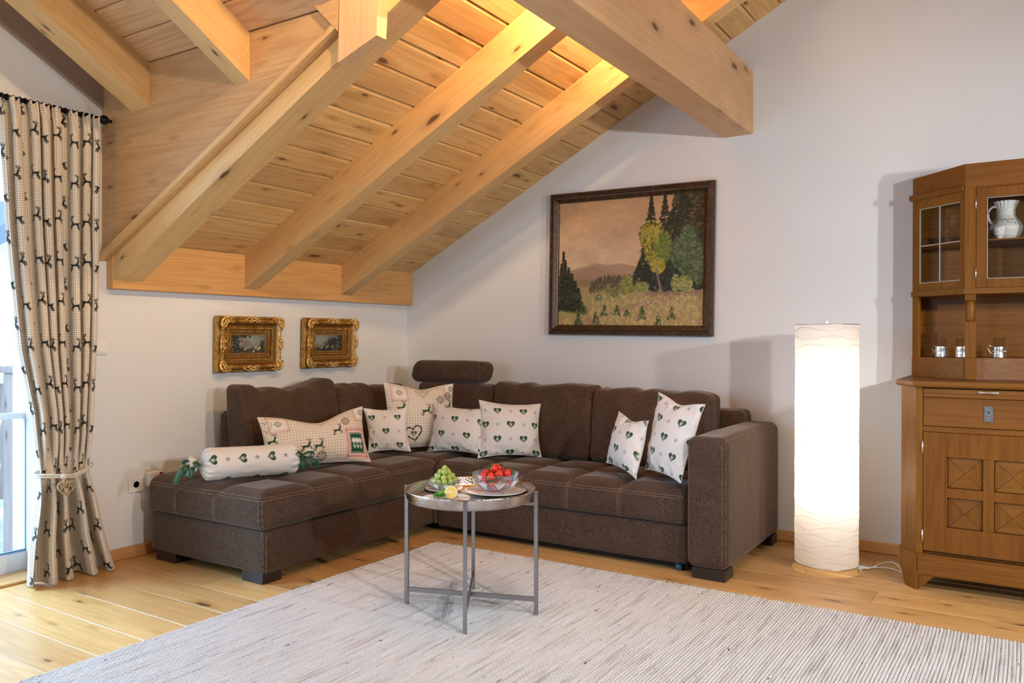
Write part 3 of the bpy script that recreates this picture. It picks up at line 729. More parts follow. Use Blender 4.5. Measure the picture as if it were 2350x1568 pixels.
# loose back cushions
def back_cushion(label, lo, hi, leanax, lean, dents, seed, n=(40, 14, 30), puff=.03, r=.035):
    root = thing('back_cushion', label, 'cushion', ((lo[0] + hi[0]) / 2, (lo[1] + hi[1]) / 2, lo[2]), 'loose brown back cushions on the corner sofa')
    wa = 1 - leanax                     # width axis
    def fn(P, U):
        hgt = (P[:, 2] - lo[2]) / (hi[2] - lo[2])
        P[:, leanax] += lean * hgt
        for (c, wdt, dep) in dents:
            P[:, 2] -= dep * np.exp(-((U[:, wa] - c) / wdt) ** 2) * np.clip(hgt, 0, 1.1) ** 4
        P[:, 2] += .010 * vnoise(U[:, wa] * 5 + seed, U[:, leanax] * 0 + seed) * np.clip(hgt, 0, 1) ** 3
        w_ = .006 * vnoise(P[:, 0] * 13 + seed, P[:, 1] * 13, P[:, 2] * 9) + .0035 * vnoise(P[:, 0] * 30 + seed, P[:, 1] * 30, P[:, 2] * 16)
        edge = np.clip(1.15 - np.minimum(1 - np.abs(U[:, wa]), 1 - np.abs(U[:, 2])) * 2.2, .15, 1)
        P[:, leanax] += w_ * edge; P[:, 2] += .6 * w_ * edge
        return P
    pf = [0, 0, 0]; pf[leanax] = puff; pf[2] = .01; pf[wa] = .006
    nn = list(n); 
    if leanax == 0: nn[0], nn[1] = n[1], n[0]
    o = soft_box('cover', lo, hi, r, m_suede, root, n=tuple(nn), puff=tuple(pf), fn=fn)
    # piped side seam
    tr = bvh(o)
    for s in (-1, 1):
        mb = MB(); pts = []
        for i in range(26):
            z = lo[2] + (hi[2] - lo[2]) * (.05 + .93 * i / 25)
            p = [0, 0, z]; p[wa] = (lo[wa] + hi[wa]) / 2 + s * ((hi[wa] - lo[wa]) / 2 - .03); fr = hi[0] if leanax == 0 else lo[1]
            d = Vector((0, 0, 0)); d[leanax] = -1 if leanax == 0 else 1; p[leanax] = fr - d[leanax] * .2
            h = tr.ray_cast(Vector(p), d)
            if h[0] is not None: pts.append(h[0])
        if len(pts) > 4: mb.tube(pts, .0022, 5); mb.build('seam', m_suede, root)
    return root
back_cushion('brown back cushion at the chaise end, dented top and pointed corners', (.215, -1.715, .41), (.365, -1.02, .845), 0, -.055, [(.02, .42, .035), (-.55, .2, .018), (.78, .25, -.012)], 1, n=(56, 16, 34))
back_cushion('low brown back cushion behind the small heart pillow, under the right gilt picture', (.215, -1.01, .41), (.365, -.38, .805), 0, -.055, [(-.7, .3, -.01), (.5, .4, .012)], 2, n=(52, 16, 32))
back_cushion('brown back cushion in the sofa corner directly below the headrest', (.375, -.385, .40), (.985, -.225, .812), 1, .05, [(.8, .3, .006)], 3, n=(52, 16, 32))
back_cushion('brown back cushion in the middle of the right run, behind the front heart pillow', (.992, -.395, .40), (1.672, -.225, .828), 1, .05, [(-.1, .5, .012), (.75, .25, -.008)], 4, n=(56, 16, 34))
back_cushion('brown back cushion at the armrest end, behind the two pale pillows', (1.680, -.395, .40), (2.385, -.225, .812), 1, .05, [(.3, .4, .008), (.95, .2, .01)], 5, n=(56, 16, 34))

# ================================================================ printed pillows
def cloth_mat(name, gingham=None, base=(.74, .69, .63)):
    t = NT(name); at_ = t.add('ShaderNodeAttribute', attribute_name='cloth'); pr = t.add('ShaderNodeAttribute', attribute_name='print')
    if gingham:
        per_, ca, cb_, cc_ = gingham
        sx = t.n.new('ShaderNodeSeparateXYZ'); t.set(sx.inputs[0], at_.outputs['Vector']); ms = []
        for i in (0, 1):
            v = t.math('FRACT', t.math('MULTIPLY', sx.outputs[i], 1.0 / per_)); ms.append(t.sstep(t.math('ABSOLUTE', t.math('SUBTRACT', v, .5)), .22, .28))
        sm = t.math('MULTIPLY', t.math('ADD', ms[0], ms[1]), .5)
        col = t.ramp(sm, [(0.0, ca), (.5, cb_), (1.0, cc_)])
    else: col = t.mix(0.0, (*base, 1), (*base, 1))
    wv = t.add('ShaderNodeTexNoise', {'Vector': at_.outputs['Vector'], 'Scale': 420.0, 'Detail': 2.0})
    col = t.mix(t.math('MULTIPLY', wv.outputs[0], .16), col, (.42, .38, .33, 1))
    col = t.mix(pr.outputs['Alpha'], col, pr.outputs['Color'])
    t.base(col); t.p(Roughness=.85, Specular_IOR_Level=.15, Sheen_Weight=.1); t.bump(wv.outputs[0], .15, .0006); return t.m
m_cream = cloth_mat('cream_cotton', None, (.78, .735, .68))
m_ging = cloth_mat('tan_gingham', (.0170, (.78, .72, .64), (.70, .61, .49), (.59, .48, .35)))
def pillow(label, BL, BR, TR, TL, th, paint, mat, pinch=.05, seed=0, cell=.0026, sag=0.0, back=None, group=None, press=.0, edge=.6):
    BL, BR, TR, TL = [Vector(p) for p in (BL, BR, TR, TL)]
    W = ((BR - BL).length + (TR - TL).length) / 2; Hh = ((TL - BL).length + (TR - BR).length) / 2
    nx, ny = int(W / cell) + 1, int(Hh / cell) + 1
    u = np.linspace(0, 1, nx)[:, None] * np.ones((1, ny)); v = np.linspace(0, 1, ny)[None, :] * np.ones((nx, 1))
    su = pinch * 4 * v * (1 - v); sv = pinch * 4 * u * (1 - u) * (W / Hh)
    # corners keep out, edge middles pull in
    pu = u + (0.5 - u) * 2 * su * np.abs(2 * u - 1) ** 2 * 1.0; pv = v + (0.5 - v) * 2 * sv * np.abs(2 * v - 1) ** 2
    if sag: pv = pv - sag * np.exp(-((u - .52) / .22) ** 2) * v ** 3
    A = [np.array(p) for p in (BL, BR, TR, TL)]
    def bil(a, b): a = a[..., None]; b = b[..., None]; return A[0] * (1 - a) * (1 - b) + A[1] * a * (1 - b) + A[2] * a * b + A[3] * (1 - a) * b
    base = bil(pu, pv); n = np.cross(A[1] - A[0], A[3] - A[0]); n /= np.linalg.norm(n)
    cd = np.array((3.81, -4.54, 1.1)) - A[0]
    if n @ cd < 0: n = -n
    pf = (np.clip(1 - (2 * u - 1) ** 2, 0, 1) * np.clip(1 - (2 * v - 1) ** 2, 0, 1)) ** edge
    wr = vnoise(u * 7 + seed, v * 7) * .5 + vnoise(u * 15 + seed, v * 15 + 3) * .28
    ed = np.clip(1.2 - 2.4 * np.minimum(np.minimum(u, 1 - u), np.minimum(v, 1 - v)) * 2, .1, 1)
    wrk = wr * .014 * ed * np.minimum(1, pf * 6)
    root = thing('pillow', label, 'pillow', tuple((BL + BR) / 2), group)
    front = base + n * (pf * th / 2 + wrk)[..., None]; bk = base - n * (pf * th / 2)[..., None]
    cv = Canvas(W, Hh, nx, ny); random.seed(seed); paint(cv)
    uvs = np.stack([u * W, v * Hh], -1).reshape(-1, 2)
    npmesh('cover', front.reshape(-1, 3), gridq(nx, ny), mat, root, uv=uvs, col=cv.c.reshape(-1, 4))
    k = 3; ui = list(range(0, nx - 1, k)) + [nx - 1]; vi = list(range(0, ny - 1, k)) + [ny - 1]
    bsub = bk[np.ix_(ui, vi)]; ub = np.stack([u[np.ix_(ui, vi)] * W, v[np.ix_(ui, vi)] * Hh], -1).reshape(-1, 2)
    npmesh('back_panel', bsub.reshape(-1, 3), gridq(len(ui), len(vi))[:, ::-1], mat, root, uv=ub, col=np.zeros((len(ub), 4)))
    # sewn rim
    ring = [base[i, 0] for i in range(0, nx, 4)] + [base[-1, j] for j in range(0, ny, 4)] + [base[i, -1] for i in range(nx - 1, -1, -4)] + [base[0, j] for j in range(ny - 1, -1, -4)]
    mb = MB(); mb.tube([tuple(p) for p in ring], .0016, 5, closed=True); mb.build('seam', m_creamplain, root)
    return root
m_creamplain = plain('cream_thread', (.72, .66, .58), .9)
def hearts(sp=.137, ox=.02, oy=.02, hs=.040, turn=0.0):
    sp *= 1.13; hs *= 1.15
    def f(cv):
        j = -1
        while j * sp * .55 + oy < cv.h + .05:
            yy_ = j * sp * .55 + oy; o = 0 if j % 2 == 0 else .5
            for i in range(-1, 6):
                heart(cv, ox + (i + o) * sp, yy_, hs, turn + random.uniform(-.06, .06)); star(cv, ox + (i + o + .5) * sp, yy_, .020, w_=.12)
            j += 1
    return f
RED = (.52, .10, .10)
def border_square(cv, x, y, a, inner, rim=RED):
    """embroidered square: rim of small strokes around a field"""
    cv.poly([(x - a, y - a), (x + a, y - a), (x + a, y + a), (x - a, y + a)], (.74, .66, .56))
    n = int(a * 2 / .0075)
    for i in range(n + 1):
        q = -a + 2 * a * i / n
        for (px, py) in ((q, -a), (q, a), (-a, q), (a, q)):
            cv.ell(x + px, y + py, .0022, .0022, rim)
        for s_ in (-1, 1):
            cv.line([(x + q, y + s_ * (a - .010)), (x + q + .004, y + s_ * (a - .005))], .0016, rim); cv.line([(x + s_ * (a - .010), y + q), (x + s_ * (a - .005), y + q + .004)], .0016, rim)
    inner()
def alpine(sc=1.0, shift=0.0):
    def f(cv):
        W, H_ = cv.w, cv.h
        def snow(x, y): return lambda: (cv.poly([(x - .026, y - .026), (x + .026, y - .026), (x + .026, y + .026), (x - .026, y + .026)], (.78, .73, .66)), flake(cv, x, y, .044))
        border_square(cv, .085 + shift, H_ - .06, .052, snow(.085 + shift, H_ - .06)); border_square(cv, W - .02, H_ - .035, .050, snow(W - .02, H_ - .035))
        # scrolled heart outline
        hx, hy = W * .52, H_ - .045
        P = xf(heart_pts(1), hx, hy, .085); cv.line(P + [P[0]], .003, (.36, .20, .14)); P = xf(heart_pts(1), hx, hy, .06); cv.line(P + [P[0]], .002, (.55, .16, .14))
        for q in (-1, 0, 1): star(cv, hx + q * .016, hy + .006, .014, (.3, .12, .10))
        flake(cv, W * .77, H_ * .74, .060)
        if W > .55:
            for dx_, dy_ in ((.36, .50), (.475, .30), (.62, .56), (.06, .48)): deer(cv, W * dx_ + (.03 if dx_ == .62 else 0), H_ * dy_ - (.06 if dx_ == .36 else 0), .062, (.012, .06, .02))
            x, y = W - .078, .098
            cv.poly([(x - .075, y - .085), (x + .075, y - .085), (x + .075, y + .085), (x - .075, y + .085)], (.72, .58, .50))
            for s_ in range(15):
                q = -.07 + .14 * s_ / 14
                for (px, py, a_) in ((q, -.072, .6), (q, .072, .6), (-.064, q * 1.05, .9), (.064, q * 1.05, .9)):
                    cv.line([(x + px, y + py - .004), (x + px + .004, y + py + .005)], .0034, (.62, .11, .12)); cv.line([(x + px, y + py - .004), (x + px - .004, y + py + .005)], .0034, (.62, .14, .14))
            cv.poly([(x - .050, y - .056), (x + .050, y - .056), (x + .050, y + .056), (x - .050, y + .056)], (.02, .06, .03)); cv.line([(x - .045, y - .05), (x + .045, y - .05), (x + .045, y + .05), (x - .045, y + .05), (x - .045, y - .05)], .0022, (.6, .68, .55))
            cv.poly([(x - .041, y - .046), (x + .041, y - .046), (x + .041, y + .046), (x - .041, y + .046)], (.012, .075, .03))
            for q in (-.024, 0, .024): star(cv, x + q, y + .014, .028, (.82, .84, .74), 6, .24); cv.line([(x + q, y), (x + q + .003, y - .03)], .003, (.82, .84, .74)); cv.line([(x + q + .003, y - .028), (x + q - .008, y - .012)], .003, (.82, .84, .74)); cv.line([(x + q + .003, y - .028), (x + q + .011, y - .012)], .003, (.82, .84, .74))
            flake(cv, W * .50, .035, .07); P = xf(heart_pts(1), .02, H_ * .78, .07); cv.line(P + [P[0]], .003, (.3, .2, .14))
        else:
            for dx_, dy_ in ((.55, .56), (.76, .50), (.90, .62), (.2, .6)): deer(cv, W * dx_, H_ * dy_, .066, (.012, .06, .02))
            P = xf(heart_pts(1), W * .36, H_ * .22, .105, .2); cv.line(P + [P[0]], .009, BLK)
            for q in P[::2]: cv.ell(q[0], q[1], .0025, .0025, (.7, .6, .5))
            heart(cv, W * .36, H_ * .22, .035); flake(cv, W * .80, H_ * .26, .075)
            flake(cv, W * .9, H_ * .8, .06)
    return f

pillow('long gingham pillow with alpine embroidery leaning behind the bolster on the chaise', (.550, -1.768, .425), (.761, -1.211, .425), (.638, -1.147, .719), (.436, -1.717, .692), .15, alpine(), m_ging, pinch=.035, seed=11, sag=.17)
pillow('tall gingham pillow with embroidered snowflake square, deepest in the sofa corner', (.573, -.868, .43), (.83, -.508, .43), (.758, -.456, .819), (.500, -.816, .835), .13, alpine(), m_ging, pinch=.04, seed=12, sag=.06)
pillow('small cream heart-print pillow between the long gingham pillow and the tall gingham one', (.538, -.991, .430), (.712, -.810, .430), (.656, -.777, .689), (.476, -.965, .689), .09, hearts(.137, .036, .035, .036), m_cream, pinch=.06, seed=13)
pillow('cream heart-print pillow in the corner, partly covered by the square one right of it', (.772, -.729, .425), (1.146, -.679, .425), (1.102, -.608, .690), (.757, -.648, .714), .12, hearts(.15, .02, .012, .040), m_cream, pinch=.05, seed=14)
pillow('square cream heart-print pillow standing upright in front of the middle back cushion', (1.117, -.699, .410), (1.409, -.465, .410), (1.360, -.392, .716), (1.068, -.616, .741), .13, hearts(.137, .03, .015, .040), m_cream, pinch=.05, seed=15)
pillow('smaller heart-print pillow tipped on its corner at the armrest end of the sofa', (1.955, -.730, .458), (2.200, -.902, .420), (2.240, -.846, .702), (2.005, -.685, .725), .11, hearts(.137, .06, .02, .040, -.1), m_cream, pinch=.05, seed=16, sag=.05)
pillow('larger heart-print pillow tucked in beside the armrest, rightmost on the sofa', (2.190, -.779, .450), (2.435, -.922, .425), (2.535, -.872, .798), (2.229, -.692, .834), .12, hearts(.137, .02, .02, .040, -.1), m_cream, pinch=.05, seed=17, sag=.05)

# bolster with ribbons
m_ribbon = plain('green_satin_ribbon', (.012, .085, .028), .28, 0, Sheen_Weight=.3)
bol = thing('bolster_pillow', 'cream heart-print bolster tied with green satin bows, lying on the chaise', 'pillow', (.59, -1.89, .42))
A0 = np.array((.485, -2.095, .4985)); B0 = np.array((.697, -1.672, .4985)); AX = (B0 - A0); LB = np.linalg.norm(AX); AX /= LB
SD = np.cross(AX, (0, 0, 1)); UPv = np.array((0, 0, 1.0)); RB = .076
ns, na = 190, 190
sv = np.linspace(-.055, LB + .055, ns); 
def brad(s):
    e = np.minimum(s, LB - s); b = np.where(e > 0, RB * np.clip(1 - (1 - np.clip(e / .05, 0, 1)) ** 2.6, 0.0, 1) ** .5, 0); b = np.maximum(b, .017)
    return np.where(e < -.012, .017 + .030 * np.clip((-e - .012) / .043, 0, 1) ** .7, b)
an = np.linspace(0, 2 * PI, na); SS, AN = np.meshgrid(sv, an, indexing='ij')
pleat = np.clip(1 - np.minimum(SS, LB - SS) / .06, 0, 1); rr = brad(SS) * (1 + .10 * pleat * np.sin(AN * 13 + 2 * vnoise(AN * 2, SS * 20))) + .003 * vnoise(SS * 14, np.cos(AN) * 3, np.sin(AN) * 3)
PB = A0 + AX * SS[..., None] + (SD * np.cos(AN)[..., None] + UPv * np.sin(AN)[..., None]) * rr[..., None]
PB[..., 2] = np.maximum(PB[..., 2], .4235)
cvb = Canvas(LB + .11, 2 * PI * RB, ns, na); random.seed(5)
for i in range(5):
    for j in range(4):
        heart(cvb, .055 + .045 + i * .137 + (.0685 if j % 2 else 0), .03 + j * .119, .046, -PI / 2 + random.uniform(-.1, .1)); star(cvb, .055 + .045 + (i + .5) * .137 + (.0685 if j % 2 else 0), .03 + j * .119, .02)
npmesh('cover', PB.reshape(-1, 3), gridq(ns, na), m_cream, bol, uv=np.stack([SS, AN * RB], -1).reshape(-1, 2), col=cvb.c.reshape(-1, 4))
def ribbon(mb, pts, wd, side):
    P = [Vector(p) for p in pts]; V = []; n = len(P)
    for i, p in enumerate(P):
        t = (P[min(i + 1, n - 1)] - P[max(0, i - 1)]).normalized(); s_ = Vector(side[i] if isinstance(side, list) else side); s_ = (s_ - t * s_.dot(t)).normalized(); nn = t.cross(s_).normalized() * .0006
        w_ = (wd[i] if isinstance(wd, list) else wd) / 2
        V += [p - s_ * w_ - nn, p + s_ * w_ - nn, p + s_ * w_ + nn, p - s_ * w_ + nn]
    F = []
    for i in range(n - 1):
        for k_ in range(4): F.append((i * 4 + k_, i * 4 + (k_ + 1) % 4, i * 4 + 4 + (k_ + 1) % 4, i * 4 + 4 + k_))
    F += [(3, 2, 1, 0), tuple(4 * (n - 1) + q for q in range(4))]; mb.put(V, F, 0, True)
def bez(pts, n=16):
    P = [Vector(p) for p in pts]; out = []
    for i in range(n + 1):
        q = list(P); t_ = i / n
        while len(q) > 1: q = [a.lerp(b, t_) for a, b in zip(q[:-1], q[1:])]
        out.append(q[0])
    return out
def bow(c, out, sc, tails, name='bow'):
    c = Vector(c); out = Vector(out); up_ = Vector((0, 0, 1)); s_ = out.cross(up_).normalized(); mb = MB()
    mb.ball(c, .013 * sc, 10, 8)
    for sg, lift in ((1, .75), (-1, .55)):
        L_ = [c, c + s_ * sg * .035 * sc + up_ * .075 * sc * lift + out * .02, c + s_ * sg * .085 * sc + up_ * .055 * sc * lift + out * .015, c + s_ * sg * .09 * sc - up_ * .02 * sc + out * .02, c + s_ * sg * .03 * sc - up_ * .02 * sc + out * .02, c]
        pts = bez(L_, 20); ribbon(mb, pts, [.012 + .022 * math.sin(PI * i / 20) ** .5 for i in range(21)], [tuple(out + up_ * .5)] * 21)
    for tl in tails:
        pts = bez([c] + [c + Vector(q) for q in tl], 16); ribbon(mb, pts, [.012 + .02 * min(1, i / 7) for i in range(17)], [tuple(s_ * .9 + out * .2 + up_ * .3)] * 17)
    # ribbon round the neck
    ring = []
    return mb
eA = Vector(A0 - AX * .012); eB = Vector(B0 + AX * .012)
for e_ in (eA, eB):
    mb = MB(); mb.tube([e_ + Vector(SD) * .021 * math.cos(a) + Vector(UPv) * .021 * math.sin(a) for a in [2 * PI * i / 20 for i in range(20)]], .004, 6, closed=True); mb.build('ribbon_ring', m_ribbon, bol)
bow(eB + Vector((.030, -.020, .012)), (.75, -.62, .1), .85, [[(.03, -.02, -.02), (.02, -.01, -.05), (.015, -.015, -.065)], [(.05, .01, .0), (.07, .03, -.03), (.05, .045, -.055)]]).build('bow', m_ribbon, bol)
bow(eA + Vector((.01, -.028, .005)), (.45, -.85, .1), .62, [[(-.01, -.045, -.0), (-.03, -.062, -.04), (-.045, -.064, -.085)], [(.02, -.025, -.01), (.03, -.035, -.03), (.02, -.045, -.05)]]).build('bow', m_ribbon, bol)

# ================================================================ pictures
def frame_sweep(x0, x1, z0, z1, prof, name, mat, parent, axis='y', base=0.0, sgn=-1, n=1):
    """mitred moulding; prof = [(inset, height)], height away from the wall"""
    V = []; F = []; m = len(prof)
    for (cx, cz, sx, sz) in ((x0, z0, 1, 1), (x1, z0, -1, 1), (x1, z1, -1, -1), (x0, z1, 1, -1)):
        for (d, h) in prof: V.append((cx + sx * d, sgn * h, cz + sz * d))
    for c in range(4):
        d = (c + 1) % 4
        for i in range(m - 1): F.append((c * m + i, d * m + i, d * m + i + 1, c * m + i + 1))
    mb = MB(); mb.put(V, F); return mb
def canvas_mat(name):
    t = NT(name); pr = t.add('ShaderNodeAttribute', attribute_name='print'); nz = t.add('ShaderNodeTexNoise', {'Vector': t.coord(scale=(1, 1, 1)), 'Scale': 300.0, 'Detail': 2.0})
    t.base(pr.outputs['Color']); t.p(Roughness=.5, Specular_IOR_Level=.3); t.bump(nz.outputs[0], .2, .0008); return t.m
m_canvas = canvas_mat('oil_paint')
t = NT('bronze_brown_frame'); nz = t.add('ShaderNodeTexNoise', {'Vector': t.coord(scale=(1, 1, 1)), 'Scale': 60.0, 'Detail': 5.0})
t.base(t.ramp(nz.outputs[0], [(.35, (.040, .019, .009)), (.6, (.085, .045, .022)), (.75, (.16, .10, .06))])); t.p(Roughness=.36, Metallic=.25); t.bump(nz.outputs[0], .15, .001); m_bronze = t.m
pt = thing('landscape_painting', 'large landscape oil painting in a dark bronze frame on the right wall', 'painting', (1.7505, 0, 1.57))
ptx0, ptx1, ptz0, ptz1 = 1.212, 2.289, 1.124, 2.018
PRL = [(0, .002), (0, .030), (.006, .040), (.014, .042), (.018, .036), (.026, .038), (.032, .046), (.040, .044), (.048, .034), (.054, .026), (.058, .022), (.062, .020), (.062, .010)]
mb = frame_sweep(ptx0, ptx1, ptz0, ptz1, PRL, 'f', None, None); 
def tilt(V, cx, cz, ang):
    c, s_ = math.cos(ang), math.sin(ang); return [((x - cx) * c + (z - cz) * s_ + cx, y - .006, -(x - cx) * s_ + (z - cz) * c + cz) for x, y, z in V]
mb.v = tilt(mb.v, 1.7505, 1.57, .0135); mb.build('frame', m_bronze, pt)
def paint_landscape(cv):
    W, H_ = cv.w, cv.h; r = random.Random(4); rn = np.random.default_rng(4)
    U, Vv = np.meshgrid(cv.xs / W, cv.ys / H_, indexing='ij')
    sky = np.array((.66, .47, .29)) * (1 - Vv[..., None]) + np.array((.45, .28, .15)) * Vv[..., None]
    glow = np.exp(-((U - .30) / .35) ** 2 - ((Vv - .52) / .22) ** 2)[..., None]; sky = sky * (1 - .45 * glow) + np.array((.66, .54, .38)) * .45 * glow
    nz = (vnoise(U * 9, Vv * 14) + .7 * vnoise(U * 25, Vv * 30, 4) + .4 * vnoise(U * 60, Vv * 70, 9))[..., None]; sky = sky * (1 + .10 * nz)
    cv.c[..., :3] = sky; cv.c[..., 3] = 1
    def hill(pts, c, j=.12):
        P = [(x * W, y * H_) for x, y in pts]; cv.poly(P + [(W, 0), (0, 0)], c, 2)
    hill([(0, .44), (.10, .45), (.2, .475), (.28, .50), (.36, .48), (.45, .49), (.58, .46), (1, .44)], (.40, .26, .17)); hill([(0, .42), (.12, .43), (.22, .465), (.27, .47), (.35, .43), (.5, .40), (1, .40)], (.33, .21, .13)); hill([(0, .36), (.13, .40), (.18, .41), (.26, .37), (.4, .36), (1, .36)], (.27, .17, .10))
    for _ in range(500):
        x, y = r.random() * .6, .36 + r.random() * .1; cv.ell(x * W, y * H_, .014, .003, (.36 + r.uniform(-.05, .05), .25, .15, .35), r.uniform(-.3, .3))
    hill([(0, .30), (.2, .31), (.3, .33), (.42, .36), (.7, .37), (1, .36)], (.33, .27, .11))
    # distant dark wood
    for _ in range(330):
        x = .23 + r.random() * .33; top = .30 + .09 * min(1, (x - .2) / .12); y = .27 + r.random() * (top - .27)
        g = r.uniform(.6, 1.2); cv.ell(x * W, y * H_, .0045, .014, (.085 * g, .08 * g, .045 * g, .8))
    for _ in range(1500):      # meadow strokes
        x, y = r.random(), r.random() ** .9 * .33; s_ = .5 + 1.2 * (1 - y / .33)
        c = r.choice([(.46, .35, .10), (.38, .31, .09), (.55, .42, .16), (.30, .27, .07), (.42, .22, .12), (.50, .36, .17)]); g = r.uniform(.8, 1.15)
        cv.ell(x * W, y * H_, .004 * s_, .011 * s_, (c[0] * g, c[1] * g, c[2] * g, .55), r.uniform(-.6, .2))
    # left valley shade, path
    for _ in range(240):
        x = r.random() * .2; y = .12 + r.random() * .07 - x * .15; cv.ell(x * W, y * H_, .025, .006, (.10, .14, .045, .5), r.uniform(-.5, 0))
    for _ in range(260):
        q = r.random(); x = .18 + .62 * q; y = .02 + .20 * q ** .8; cv.ell(x * W, y * H_ + r.uniform(-.02, .015), .016, .005, (.34, .20, .12, .4), .35)
    for _ in range(120):
        x = .62 + r.random() * .35; cv.ell(x * W, (.245 + r.uniform(-.015, .02)) * H_, .02, .004, (.26, .15, .11, .6))
    def bush(cx, cy, rx, ry, cols, n, dab=.006, tri=False, al=.8):
        for _ in range(n):
            q = r.random(); a = r.uniform(-1, 1)
            if tri: x = cx + a * rx * (1 - q) ; y = cy - ry + 2 * ry * q
            else:
                th = r.random() * 2 * PI; rr_ = math.sqrt(r.random()); x = cx + rx * rr_ * math.cos(th); y = cy + ry * rr_ * math.sin(th)
            c = r.choice(cols); g = r.uniform(.7, 1.25); cv.ell(x * W, y * H_, dab * r.uniform(.6, 1.4), dab * r.uniform(.5, 1), (c[0] * g, c[1] * g, c[2] * g, al), r.uniform(-.8, .8))
    DK = [(.018, .022, .010), (.03, .035, .014), (.012, .015, .010)]
    def spruce(cx, y0, y1, wd, cols=DK, n=300):
        for i in range(n):
            q = r.random(); y = y0 + (y1 - y0) * q; w_ = wd * (1 - q) * (.55 + .45 * abs(math.sin(q * 34))); a = r.uniform(-1, 1); c = r.choice(cols); g = r.uniform(.7, 1.4)
            cv.ell((cx + a * w_) * W, (y - abs(a) * w_ * .5) * H_, .008, .0035, (c[0] * g, c[1] * g, c[2] * g, .85), -a * .7)
    for cx, y1 in ((.02, .50), (.035, .60), (.05, .53), (.075, .47), (.10, .42), (.125, .36), (.15, .30)): spruce(cx, .13, y1, .055, n=260)
    bush(.06, .26, .06, .08, DK + [(.05, .065, .025)], 260); bush(.14, .24, .03, .03, [(.05, .065, .025)], 60)
    # right mass
    for _ in range(1500):
        x = .72 + r.random() * .28; y = .28 + r.random() * .72; lim = .72 + .12 * max(0, y - .6) * 2
        if x < lim: continue
        c = r.choice(DK + [(.05, .045, .018), (.10, .07, .02)]); cv.ell(x * W, y * H_, .014, .009, (*c, .9), r.uniform(-.9, .9))
    for _ in range(500):
        x = .60 + r.random() * .3; y = .27 + r.random() * .25; c = r.choice(DK + [(.03, .05, .06)]); cv.ell(x * W, y * H_, .012, .009, (*c, .85), r.uniform(-.9, .9))
    spruce(.655, .60, 1.0, .085, n=520); spruce(.745, .58, 1.01, .085, n=520); spruce(.61, .34, .60, .11, n=420); spruce(.58, .34, .50, .09, n=220); spruce(.86, .6, 1.05, .10, n=500); spruce(.97, .5, 1.1, .12, [(.03, .022, .01), (.014, .014, .008), (.09, .06, .015)], n=600)
    for a_, b_ in ((.655, .9), (.745, .9)): cv.line([(a_ * W, .35 * H_), (a_ * W, b_ * H_)], .006, (.035, .025, .015))
    YG = [(.40, .33, .03), (.32, .27, .025), (.20, .21, .03), (.50, .40, .06)]
    bush(.655, .70, .078, .11, YG + DK + DK[:1], 520, .008); bush(.69, .58, .080, .13, YG + [(.10, .14, .03), (.03, .05, .015), (.02, .03, .01)], 560, .008); bush(.74, .60, .06, .12, [(.10, .15, .035), (.16, .20, .04)], 260, .009); bush(.70, .46, .045, .06, YG, 150, .008)
    for _ in range(50):
        x = .59 + r.random() * .12; cv.line([(x * W, .76 * H_), ((x - .005) * W, (.62 + r.random() * .1) * H_)], .003, (.38, .32, .05))
    GG = [(.06, .10, .045), (.09, .13, .065), (.04, .07, .03), (.14, .17, .09)]
    bush(.89, .55, .10, .15, GG, 760, .010); bush(.90, .70, .05, .06, GG, 150, .008); bush(.96, .42, .05, .10, GG, 220, .008)
    cv.line([(.69 * W, .45 * H_), (.715 * W, .33 * H_), (.735 * W, .24 * H_)], .011, (.30, .22, .16)); cv.line([(.695 * W, .44 * H_), (.74 * W, .245 * H_)], .004, (.07, .05, .035))
    cv.line([(.655 * W, .42 * H_), (.65 * W, .28 * H_)], .014, (.018, .016, .014))
    bush(.495, .315, .045, .075, [(.24, .25, .05), (.32, .30, .07), (.12, .14, .04)], 300, .007); bush(.60, .30, .045, .04, [(.30, .29, .08), (.20, .22, .07)], 160, .006); bush(.415, .25, .025, .03, [(.14, .17, .05), (.22, .22, .06)], 90, .006); bush(.30, .22, .03, .03, [(.16, .19, .07)], 70, .006); bush(.36, .28, .02, .05, [(.2, .21, .07)], 60, .005)
    for cx in (.82, .90, .87): bush(cx, .32, .025, .07, [(.26, .28, .09), (.38, .36, .12), (.12, .15, .05)], 130, .006)
    for cx, cy, s_ in ((.28, .045, .06), (.60, .10, .05), (.80, .10, .045), (.71, .03, .045), (.34, .12, .04), (.43, .12, .035), (.15, .05, .05), (.50, .11, .03)):
        spruce(cx, cy - s_ * .9, cy + s_ * 1.0, s_ * .8, [(.03, .045, .015), (.06, .085, .03), (.10, .12, .03)], 110)
    for _ in range(700):      # blossom and grass highlights
        x, y = .25 + r.random() * .75, r.random() * .24; c = r.choice([(.62, .50, .22), (.50, .26, .20), (.64, .56, .30), (.24, .25, .07)]); cv.ell(x * W, y * H_, .0028, .006, (*c, .7), r.uniform(-.7, .3))
def paint_plane(label_name, x0, x1, z0, z1, yy_, paint, cell, parent, post=None, mat=None, swap=False):
    W, H_ = x1 - x0, z1 - z0; nx, nz = int(W / cell) + 1, int(H_ / cell) + 1; cv = Canvas(W, H_, nx, nz); paint(cv)
    X, Z = np.meshgrid(np.linspace(x0, x1, nx), np.linspace(z0, z1, nz), indexing='ij'); V = np.stack([X, np.full_like(X, yy_), Z], -1).reshape(-1, 3)
    if post: V = np.array(post([tuple(p) for p in V]))
    return npmesh(label_name, V, gridq(nx, nz), m_canvas, parent, smooth=False, col=cv.c.reshape(-1, 4))
paint_plane('canvas', ptx0 + .060, ptx1 - .060, ptz0 + .060, ptz1 - .060, -.013, paint_landscape, .0030, pt, lambda V: tilt(V, 1.7505, 1.57, .0135))

